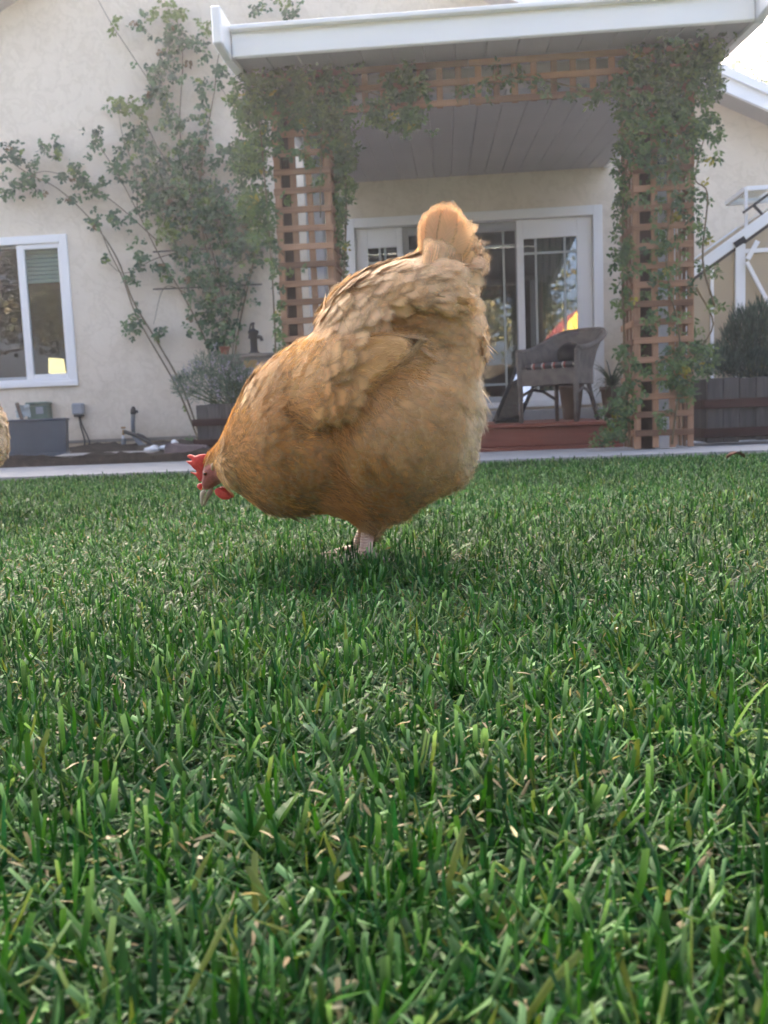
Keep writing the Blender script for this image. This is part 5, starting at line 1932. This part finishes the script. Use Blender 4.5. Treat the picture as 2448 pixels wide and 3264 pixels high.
# control points: x, y, direction (dx,dy in the picture), length mm, width mm, lift, fluff, colour
CP = [
    (240, 1220, .5, -.7, 9, 4, .10, .1, DGOLD), (300, 1180, .6, -.7, 14, 6, .10, .1, GOLD * .9), (330, 1260, .8, .2, 18, 8, .22, .1, BUFF), (350, 1340, .8, .35, 18, 8, .22, .1, BUFF), (360, 1100, .7, -.5, 20, 9, .12, .1, GOLD),
    (400, 1000, .75, -.4, 26, 14, .15, .1, BUFF), (430, 1120, .9, -.1, 24, 13, .10, .1, GOLD), (420, 1300, .95, .15, 22, 12, .10, .1, GOLD), (500, 900, .8, -.45, 28, 16, .12, .1, BUFF), (560, 1050, .95, -.1, 26, 15, .10, .1, GOLD),
    (540, 1250, 1, .1, 24, 14, .08, .2, GOLD), (560, 1420, 1, .15, 24, 13, .10, .3, GOLD), (620, 790, .85, -.35, 28, 17, .12, .1, BUFF), (700, 900, 1, -.12, 32, 18, .08, .05, BUFF), (850, 850, 1, -.12, 38, 18, .07, .0, BUFF), (1000, 830, 1, -.2, 42, 17, .06, .0, BUFF),
    (1130, 770, 1, -.1, 40, 15, .06, .0, PALE * .9), (760, 1000, 1, .15, 28, 16, .10, .1, GOLD), (700, 1200, 1, .12, 25, 15, .08, .2, GOLD), (780, 1350, 1, .2, 24, 13, .12, .4, GOLD), (720, 1460, 1, .25, 22, 11, .14, .5, GOLD * .95),
    (740, 640, .6, -.6, 26, 12, .10, .1, GOLD), (790, 560, .3, .5, 26, 14, .10, .1, BUFF), (850, 600, .25, 1, 30, 18, .12, .3, PALE * .95), (930, 620, .55, .9, 32, 18, .14, .3, PALE), (900, 480, .6, .55, 30, 18, .10, .1, PALE),
    (1050, 430, .9, .25, 34, 18, .14, .1, PALE), (1050, 540, .95, .3, 34, 18, .14, .2, BUFF), (1180, 460, 1, .15, 38, 18, .20, .1, PALE), (1250, 560, 1, .35, 38, 18, .15, .2, BUFF), (1100, 340, .9, -.1, 32, 16, .14, .1, PALE),
    (1050, 660, 1, .1, 28, 15, .06, .3, GOLD * .9), (1250, 680, 1, .1, 34, 16, .12, .3, BUFF), (1220, 290, .5, -.9, 40, 17, .12, .05, PALE), (1300, 200, .25, -1, 46, 18, .10, 0, PALE), (1380, 250, .35, -.95, 44, 18, .18, .05, PALE),
    (1330, 380, .7, -.5, 44, 20, .22, .1, PALE), (1420, 430, .9, -.1, 40, 17, .28, .2, PALE), (1400, 560, 1, .1, 38, 16, .28, .3, PALE), (1480, 620, 1, .0, 34, 13, .34, .4, PALE), (1480, 740, 1, .05, 34, 12, .34, .5, PALE), (1380, 720, 1, .15, 36, 18, .25, .4, BUFF),
    (1400, 850, .95, .3, 32, 16, .25, .7, CREAM * .95), (1480, 880, 1, .3, 26, 13, .28, .9, CREAM), (1300, 850, .9, .2, 34, 17, .12, .5, BUFF), (1150, 900, .8, .25, 32, 17, .10, .5, BUFF), (1000, 1000, .5, .6, 28, 16, .10, .5, BUFF), (900, 1150, .7, .7, 28, 16, .14, .6, GOLD),
    (1100, 1100, .75, .6, 30, 17, .10, .6, BUFF), (1280, 1000, .85, .5, 30, 17, .12, .7, BUFF), (1250, 1200, .8, .6, 30, 16, .12, .8, BUFF), (1430, 1020, .9, .45, 24, 12, .2, 1, CREAM), (1480, 1080, 1, .4, 20, 10, .25, 1, CREAM), (1400, 1200, .85, .6, 24, 12, .2, 1, CREAM * .95),
    (1330, 1340, .8, .7, 24, 12, .2, 1, BUFF), (1150, 1350, .7, .75, 26, 13, .14, .8, BUFF * .9), (980, 1300, .7, .7, 26, 14, .14, .6, GOLD), (1150, 1470, .75, .8, 24, 12, .2, 1, GOLD * .95), (900, 1450, .7, .6, 24, 12, .16, .6, GOLD), (985, 1560, .1, 1, 18, 8, .10, .6, PALE * .85),
]
cpx = hpoly([(c[0], c[1]) for c in CP])
cpd = np.array([(hp(c[0] + c[2] * 100, c[1] + c[3] * 100)[0] - hp(c[0], c[1])[0], hp(c[0] + c[2] * 100, c[1] + c[3] * 100)[1] - hp(c[0], c[1])[1]) for c in CP])
cpd /= np.linalg.norm(cpd, axis=1, keepdims=True)
cpv = np.array([[c[4], c[5], c[6], c[7]] for c in CP])
cpc = np.array([c[8] for c in CP])


def field(x, z):
    d2 = (x[:, None] - cpx[None, :, 0]) ** 2 + (z[:, None] - cpx[None, :, 1]) ** 2
    w_ = 1 / (d2 + .00012) ** 2.2
    w_ /= w_.sum(1, keepdims=True)
    return w_ @ cpd, w_ @ cpv, w_ @ cpc


def sample(n):
    T = np.concatenate([BF[:, [0, 1, 2]], BF[:, [0, 2, 3]]])
    ar = np.linalg.norm(np.cross(BV[T[:, 1]] - BV[T[:, 0]], BV[T[:, 2]] - BV[T[:, 0]]), axis=1)
    t = rng.choice(len(T), n, p=ar / ar.sum())
    a, b = rng.random(n), rng.random(n)
    sw_ = a + b > 1
    a[sw_], b[sw_] = 1 - a[sw_], 1 - b[sw_]
    w3 = np.stack([1 - a - b, a, b], 1)
    P_ = (BV[T[t]] * w3[:, :, None]).sum(1)
    N_ = unit((BN[T[t]] * w3[:, :, None]).sum(1))
    return P_, N_


def feathers(P_, N_, dirs, val, colr, rows=6, curl=.16, camber=.05, jitter=.10, d3in=None, vary=1.0):
    n_ = len(P_)
    d3 = np.stack([dirs[:, 0], 0 * dirs[:, 0], dirs[:, 1]], 1) + jitter * rng.standard_normal((n_, 3))
    if d3in is not None:
        d3 = d3in.copy()
    else:
        d3 = d3 - N_ * (d3 * N_).sum(1, keepdims=True)
    d3 = unit(d3)
    S_ = unit(np.cross(N_, d3))
    NB = N_
    N_ = np.cross(d3, S_)
    L = (val[:, 0] * .00115 * (1 + vary * rng.uniform(-.2, .25, n_)))[:, None]
    W = (val[:, 1] * .00125 * rng.uniform(.8, 1.2, n_))[:, None]
    lift = (val[:, 2] * np.clip(val[:, 2] * 5 - .25, .28, 1.3) * rng.uniform(.7, 1.35, n_))[:, None]
    rnd = rng.random(n_)
    colr = colr * rng.uniform(.93, 1.07, (n_, 1)) * (1 + .015 * rng.standard_normal((n_, 3)))
    V, C, U = [], [], []
    for r_ in range(rows + 1):
        t = r_ / rows
        pr = (np.sin(np.pi * min(1, .12 + .62 * t)) ** .8) * (1 if t < .7 else math.sqrt(max(0, 1 - ((t - .7) / .3) ** 2)) * .98 + .02)
        c_ = P_ + d3 * L * t * (1 - .0) + N_ * (.0006 + L * (lift * t - curl * t * t * np.minimum(1, lift * 4)))
        hw = W * .5 * pr
        dn = N_ * hw * camber
        cc__ = colr * (.92 + .16 * t)
        V += [c_ - S_ * hw - dn, c_, c_ + S_ * hw - dn]
        C += [cc__, cc__ * 1.03, cc__]
        U += [np.stack([-np.ones(n_), np.full(n_, t), rnd], 1), np.stack([np.zeros(n_), np.full(n_, t), rnd], 1), np.stack([np.ones(n_), np.full(n_, t), rnd], 1)]
    per = (rows + 1) * 3
    VV = np.stack(V, 1).reshape(-1, 3); CC = np.stack(C, 1).reshape(-1, 3); UU = np.stack(U, 1).reshape(-1, 3)
    b = (np.arange(n_) * per)[:, None]
    F = np.concatenate([b + np.array([[r_ * 3 + c_, r_ * 3 + c_ + 1, r_ * 3 + c_ + 4, r_ * 3 + c_ + 3]]) for r_ in range(rows) for c_ in range(2)], 0)
    return VV, F, CC, UU, np.repeat(NB, per, axis=0)


hen = empty('hen', (HX, HEN_Y, HZ), label='plump buff golden hen bending to peck the lawn with tail raised', cat='hen')


def mat_skin(name, c1, c2, scale=300, rough=.45):
    M = Mat(name)
    n_ = M.noise(M.coord(), scale, 3)
    M.set(color=M.ramp(n_, [(.3, c1), (.7, c2)]), rough=rough, spec=.4)
    M.b.inputs['Subsurface Weight'].default_value = .15
    M.b.inputs['Subsurface Radius'].default_value = (.004, .0015, .001)
    M.bump(M.noise(M.coord(), scale * 2, 3), .4, .0008)
    return M.m
MT['face'] = mat_skin('face_skin', (.27, .085, .075), (.40, .135, .12))
MT['comb'] = mat_skin('comb_skin', (.52, .035, .03), (.68, .075, .06), 250)
MT['beak'] = mat_skin('horn_beak', (.45, .36, .29), (.62, .53, .45), 120, .35)
MT['mandible'] = mat_skin('brown_mandible', (.22, .165, .12), (.33, .26, .20), 120, .4)
MT['shank'] = mat_skin('shank_skin', (.52, .38, .33), (.66, .52, .46), 160, .5)
MT['lobe'] = mat_skin('ear_lobe', (.40, .27, .16), (.52, .38, .24), 200, .6)
MT['under'] = simple('under_plumage', (.56, .33, .14), .9, .15, 60)
MT['eye'] = simple('amber_iris', (.20, .06, .015), .1, .2, 200, spec=.7)
MT['pupil'] = simple('black_pupil', (.004, .004, .004), .05, 0, spec=.8)

body = np_mesh('body', BV, BF, None, smooth=True, parent=hen, mats=[MT['under'], MT['face']])
fc = BV[BF].mean(1)
isf = inside(FACE, fc[:, 0], fc[:, 2])
body.data.polygons.foreach_set('material_index', isf.astype(np.int32))

# contour feathers
P_, N_ = sample(19000)
ok = (sdist(FACE, P_[:, 0], P_[:, 2]) < .0015) & (P_[:, 2] < hp(1300, 205)[1])
P_, N_ = P_[ok], N_[ok]
dd, vv, ccol = field(P_[:, 0], P_[:, 2])
hs = hp(330, 1200)
keep = rng.random(len(P_)) > .45 * vv[:, 3]
WR = hpoly([(900, 725), (1050, 712), (1150, 712), (1180, 740), (1178, 785), (1110, 850), (1010, 925), (950, 960), (880, 990), (860, 860)])
keep &= sdist(WR, P_[:, 0], P_[:, 2]) < -.001
P_, N_, dd, vv, ccol = P_[keep], N_[keep], dd[keep], vv[keep], ccol[keep]
crisp = (sdist(SAD, P_[:, 0], P_[:, 2]) > .004) | ((P_[:, 0] > hp(1290, 700)[0]) & (P_[:, 2] > hp(1300, 860)[1]))
crisp |= np.hypot(P_[:, 0] - hp(400, 1000)[0], P_[:, 2] - hp(400, 1000)[1]) < .014
crisp |= (sdist(WING, P_[:, 0], P_[:, 2]) > .004) & (rng.random(len(P_)) < .18)
keep2 = ~crisp | (rng.random(len(P_)) < .7)
sf = ~crisp
sc_v = np.where(sf[:, None], np.array([[1.5, .95, 1, 1]]), np.array([[1.15, 1.2, 1, 1]]))
vv2 = vv * sc_v
inw = sdist(WING, P_[:, 0], P_[:, 2]) > -.012
vv2[inw & sf, 0] *= .62
vv2[P_[:, 2] > hp(1300, 330)[1], 0] *= .5
fv = feathers(P_[sf], N_[sf], dd[sf], vv2[sf], ccol[sf], 5)
cr = crisp & keep2
fvc = feathers(P_[cr], N_[cr], dd[cr], vv2[cr], ccol[cr], 6)
# extra small hackle feathers on the head and neck
P2, N2 = sample(60000)
nk = (P2[:, 0] < hp(430, 1200)[0]) & (sdist(FACE, P2[:, 0], P2[:, 2]) < .001)
P2, N2 = P2[nk][:2600], N2[nk][:2600]
d2_, v2_, c2_ = field(P2[:, 0], P2[:, 2])
v2_ = v2_ * np.array([.8, .62, 1.1, 1])
fv2 = feathers(P2, N2, d2_, v2_, c2_, 5)
# flight feathers of the folded wing: long, overlapping
wl = []
for k in range(13):
    t = k / 12
    a_ = np.array([790 - 110 * t, 748 + 215 * t]); b_ = np.array([1195 - 215 * t ** 1.3, 742 + 225 * t])
    wl.append((a_[0], a_[1], (b_[0] - a_[0]) / 100, (b_[1] - a_[1]) / 100))
side_feathers = []


def near_surf(x_, y_, sgn, rad=.022):
    hx_, hz_ = hp(x_, y_)
    d_ = (BV[:, 0] - hx_) ** 2 + (BV[:, 2] - hz_) ** 2 + (np.sign(BV[:, 1]) != sgn) * 1.0
    i_ = np.argmin(d_)
    return BV[i_], unit(BN[d_ < rad * rad].mean(0)[None])[0]


for sgn in (-1, 1):
    for (x_, y_, ddx, ddy) in wl:
        pa, na = near_surf(x_, y_, sgn)
        pb, nb2 = near_surf(x_ + ddx * 100, y_ + ddy * 100, sgn)
        nm = unit((na + nb2)[None])[0]
        pa = pa + na * .003; pb = pb + nb2 * .011
        side_feathers.append((pa, nm, pb - pa))
nW = len(side_feathers)
# tail coverts laid over the roots of the tail feathers
tcv = []
for sgn in (-1, 1):
    for k in range(230):
        x_ = random.uniform(1245, 1400); y_ = random.uniform(250, 440)
        x_ += (440 - y_) * -.12
        pa, na = near_surf(x_, y_, sgn, .012)
        na = unit((na * .4 + np.array([0, sgn, 0]))[None])[0]
        tcv.append((pa + np.array([0, sgn * (.0035 + .009 * (440 - y_) / 200), 0]), na, np.array([(x_ - 1270) / 300 + .25, -1])))
tP = np.array([t_[0] for t_ in tcv]); tN = np.array([t_[1] for t_ in tcv]); tD = np.array([t_[2] for t_ in tcv])
tD = np.stack([tD[:, 0], -tD[:, 1]], 1)
fv3 = feathers(tP, tN, tD, np.tile(np.array([[30, 9.5, .10, 0]]), (len(tP), 1)), np.tile(PALE, (len(tP), 1)), 6)
VF = [fv, fv2]
off = 0
Vs, Fs, Cs, Us, Bs = [], [], [], [], []
for v_, f_, c_, u_2, b_n in VF:
    Bs.append(b_n); Vs.append(v_); Fs.append(f_ + off); Cs.append(c_); Us.append(u_2)
    off += len(v_)
pm_ = np_mesh('plumage', np.concatenate(Vs), np.concatenate(Fs), MT['feather'], np.concatenate(Cs), np.concatenate(Us), True, hen, bn=np.concatenate(Bs))
pm_['kind'] = 'stuff'
off = 0
Vs, Fs, Cs, Us, Bs = [], [], [], [], []
for v_, f_, c_, u_2, b_n in (fvc, fv3):
    Bs.append(b_n); Vs.append(v_); Fs.append(f_ + off); Cs.append(c_); Us.append(u_2)
    off += len(v_)
cv_ = np_mesh('covert_feathers', np.concatenate(Vs), np.concatenate(Fs), MT['covert'], np.concatenate(Cs), np.concatenate(Us), True, hen, bn=np.concatenate(Bs))
cv_['kind'] = 'stuff'
for k in range(nW):
    pa, nm, dv = side_feathers[k]
    fvx = feathers(pa[None], nm[None], np.zeros((1, 2)), np.array([[np.linalg.norm(dv) * 870, 14, .03, 0]]), (BUFF * rng.uniform(.95, 1.04))[None], 10, .0, .15, .0, dv[None], .08)
    np_mesh('wing_feather', fvx[0], fvx[1], MT['quill'], fvx[2], fvx[3], True, hen, bn=fvx[4])

# tail feathers, one by one
tb_ = hp(1290, 400)
tips = [(1256, 150), (1266, 122), (1284, 104), (1308, 94), (1334, 92), (1360, 98), (1384, 116), (1402, 145), (1428, 178), (1432, 222), (1430, 285)]
for sgn in (-1, 1):
    for k, (tx_, ty_) in enumerate(tips):
        t = k / 10
        bx, by_ = 1240 + 125 * t, 350 + 50 * t
        b2 = hp(bx, by_); e2 = hp(tx_, ty_)
        d_ = np.array([e2[0] - b2[0], e2[1] - b2[1]])
        L_ = np.linalg.norm(d_)
        i_ = np.argmin((BV[:, 0] - b2[0]) ** 2 + (BV[:, 2] - b2[1]) ** 2 + (np.sign(BV[:, 1]) != sgn) * 1.0)
        yy = BV[i_][1] + sgn * (.003 + .0012 * (k % 3))
        nv = np.array([[.0, sgn * 1.0, -.02]]); nv /= np.linalg.norm(nv)
        # tips draw together towards the tail's ridge
        fvx = feathers(np.array([[b2[0], yy, b2[1]]]), nv, d_[None] / L_, np.array([[L_ * 870, 22, .06, 0]]), ((PALE + BUFF) * .5 * rng.uniform(.95, 1.05))[None], 10, .25, .22, .0, None, .06)
        np_mesh('tail_feather', fvx[0], fvx[1], MT['quill'], fvx[2], fvx[3], True, hen, bn=fvx[4])

# down and loose barbs
def strands(n_, Lm, wid, sel=None):
    P_, N_ = sample(n_ * 3)
    dd, vv, cc2 = field(P_[:, 0], P_[:, 2])
    pr = rng.random(len(P_)) < np.clip(vv[:, 3] * 1.0 + .12, 0, 1)
    pr &= sdist(FACE, P_[:, 0], P_[:, 2]) < -.001
    P_, N_, dd, vv, cc2 = P_[pr][:n_], N_[pr][:n_], dd[pr][:n_], vv[pr][:n_], cc2[pr][:n_]
    k_ = len(P_)
    d3 = np.stack([dd[:, 0], 0 * dd[:, 0], dd[:, 1]], 1) * 1.0 + .35 * rng.standard_normal((k_, 3))
    d3 = d3 - N_ * (d3 * N_).sum(1, keepdims=True)
    d3 = unit(unit(d3) + N_ * (.10 + (.15 + .4 * vv[:, 3:4]) * rng.random((k_, 1))))
    S_ = unit(np.cross(d3, rng.standard_normal((k_, 3))))
    L = Lm * rng.uniform(.5, 1.25, (k_, 1))
    P0 = P_ + N_ * .002
    mid = P0 + d3 * L * .5
    tip = P0 + unit(d3 - N_ * .3) * L * .6 + d3 * L * .4
    w_ = wid
    V = np.stack([P0 - S_ * w_, P0 + S_ * w_, mid + S_ * w_ * .8, mid - S_ * w_ * .8, tip + S_ * w_ * .15, tip - S_ * w_ * .15], 1).reshape(-1, 3)
    b = (np.arange(k_) * 6)[:, None]
    F = np.concatenate([b + np.array([[0, 1, 2, 3]]), b + np.array([[3, 2, 4, 5]])], 0)
    C = np.repeat(cc2 * rng.uniform(.85, 1.2, (k_, 1)), 6, 0)
    return V, F, C
sv = strands(75000, .013, .00026)
dn_ = np_mesh('down', sv[0], sv[1], MT['fluff'], sv[2], parent=hen)
dn_['kind'] = 'stuff'


def flat_part(name, pts, k, mat, y=0.0, step=.0008, iters=300, it=2, rot=0.0):
    V, F = inflate(chaikin(hpoly(pts), it), step, k, iters)
    o_ = np_mesh(name, V, F, mat, smooth=True, parent=hen)
    o_.location = (0, y, 0)
    return o_


flat_part('comb', [(230.9, 1223.5), (222.0, 1219.5), (204.3, 1221.3), (188.8, 1223.5), (177.3, 1230.6), (164.8, 1224.8), (151.1, 1221.3), (137.8, 1228.4), (140.0, 1238.6), (154.4, 1246.1), (163.3, 1251.9), (148.9, 1253.6), (133.4, 1251.0), (134.2, 1260.3), (147.8, 1270.5), (156.6, 1275.6), (164.8, 1288.2), (177.3, 1297.1), (183.9, 1305.1), (172.8, 1306.9), (153.3, 1300.7), (153.3, 1310.0), (170.6, 1317.5), (181.7, 1326.4), (189.2, 1341.4), (195.9, 1352.1), (211.0, 1347.7), (213.2, 1298.9), (222.0, 1263.4)], .42, MT['comb'], step=.0004, it=1)
flat_part('comb_lobe', [(202.1, 1352.1), (191.0, 1355.4), (181.7, 1365.4), (182.8, 1376.0), (190.6, 1386.2), (201.0, 1393.8), (211.0, 1387.6), (211.0, 1361.0)], .6, MT['comb'], step=.0006)
flat_part('beak', [(200.8, 1389.8), (197.7, 1407.5), (197.2, 1431.9), (200.8, 1451.9), (206.1, 1467.8), (214.1, 1460.7), (216.3, 1436.3), (222.0, 1409.7), (230.9, 1392.0), (217.6, 1380.9)], .95, MT['beak'], it=2, step=.0005)
flat_part('lower_mandible', [(239.8, 1375.4), (226.5, 1398.7), (218.1, 1423.0), (214.1, 1445.2), (214.5, 1466.3), (224.3, 1461.2), (235.4, 1443.0), (248.7, 1418.6), (264.2, 1396.4), (262.0, 1375.4)], .62, MT['mandible'], it=2, step=.0006)
for sgn in (-1, 1):
    flat_part('wattle', [(272, 1378), (296, 1368), (328, 1386), (354, 1412), (348, 1430), (312, 1434), (284, 1418), (268, 1396)], .35, MT['comb'], sgn * .009)
    def surf(x_, y_):
        hx_, hz_ = hp(x_, y_)
        i_ = np.argmin((BV[:, 0] - hx_) ** 2 + (BV[:, 2] - hz_) ** 2 + (np.sign(BV[:, 1]) != sgn) * 1.0)
        return BV[i_]
    s_ = surf(240, 1311)
    ey = MB().lathe([(.0001, .0026), (.0012, .0024), (.0022, .0014), (.0027, 0), (.0030, -.0008)], (0, 0, 0), 16).build('eye', MT['eye'], hen, tuple(s_ - np.array([0, -sgn * .0006, 0])), True)
    ey.rotation_euler.x = R(90) if sgn < 0 else R(-90)
    pu = MB().lathe([(.0001, .0030), (.0011, .0028), (.0014, .0020)], (0, 0, 0), 12).build('pupil', MT['pupil'], ey, (0, 0, 0), True)
    s_ = surf(270, 1278)
    flat_part('ear_lobe', [(270, 1256), (286, 1254), (295, 1272), (288, 1297), (272, 1299), (264, 1278)], .6, MT['lobe'], float(s_[1]) + sgn * .0015)

# legs: feathered thigh ends in the body mesh, bare shank and toes here
def leg(hock, ankle, y, label=None):
    a_, b_ = hp(*hock), hp(*ankle)
    A = Vector((a_[0], y * .8, a_[1] + .012)); B = Vector((b_[0], y, .010))
    mdl = MB()
    mdl.tube([A, A.lerp(B, .35), A.lerp(B, .8), B], [.0095, .0078, .0075, .0092], 10)
    o_ = mdl.build('leg', MT['shank'], hen, smooth=True)
    for an, L_ in ((math.pi, .055), (math.pi - .55, .05), (math.pi + .55, .05), (.2, .024)):
        d_ = Vector((math.cos(an), math.sin(an), 0))
        pts = [B + Vector((0, 0, 0)), B + d_ * L_ * .35 + Vector((0, 0, -.003)), B + d_ * L_ * .75 + Vector((0, 0, -.008)), B + d_ * L_ + Vector((0, 0, -.010))]
        MB().tube(pts, [.0068, .0052, .0044, .0034], 8).build('toe', MT['shank'], o_, smooth=True)
        MB().tube([pts[-1] - d_ * .002, pts[-1] + d_ * .007 + Vector((0, 0, -.001)), pts[-1] + d_ * .013 + Vector((0, 0, -.005))], [.0032, .0024, .0006], 6).build('claw', MT['beak'], o_, smooth=True)
    # scutes
    for k in range(7):
        c_ = A.lerp(B, .25 + .1 * k)
        MB().tube([c_ + Vector((-.0015, 0, .0012)), c_ + Vector((-.0015, 0, -.0022))], [.0086, .0080], 10).build('scute', MT['shank'], o_, smooth=True)
    return o_
leg((985, 1585), (972, 1700), -.024)
leg((962, 1590), (916, 1690), .026)

# the second hen at the edge, a step further back
hen2 = copy_tree(hen)
h2 = at(20, 1430, 2.05)
hen2.location = (h2.x - hp(1500, 900)[0] + .0, 2.05, float(lawn_z(2.05)) + .004)
hen2.rotation_euler.y = -R(20)
hen2.location.x = h2.x - .098
tag(hen2, 'another buff hen of which only the rump feathers show beside the bin', 'hen')

# ------------------------------------------------------------------ thin air volume added to imitate lens glare
hz_m = bpy.data.materials.new('glare_haze')
hz_m.use_nodes = True
hn = hz_m.node_tree
hn.nodes.clear()
pv = hn.nodes.new('ShaderNodeVolumePrincipled')
pv.inputs['Color'].default_value = (.96, .97, 1.0, 1)
pv.inputs['Density'].default_value = .0055
pv.inputs['Anisotropy'].default_value = .55
ho = hn.nodes.new('ShaderNodeOutputMaterial')
hn.links.new(pv.outputs[0], ho.inputs['Volume'])
hz_o = MB().box(-170, 170, -75, 175, -1.2, 9.8).build('glare_haze', hz_m)
tag(hz_o, kind='stuff')
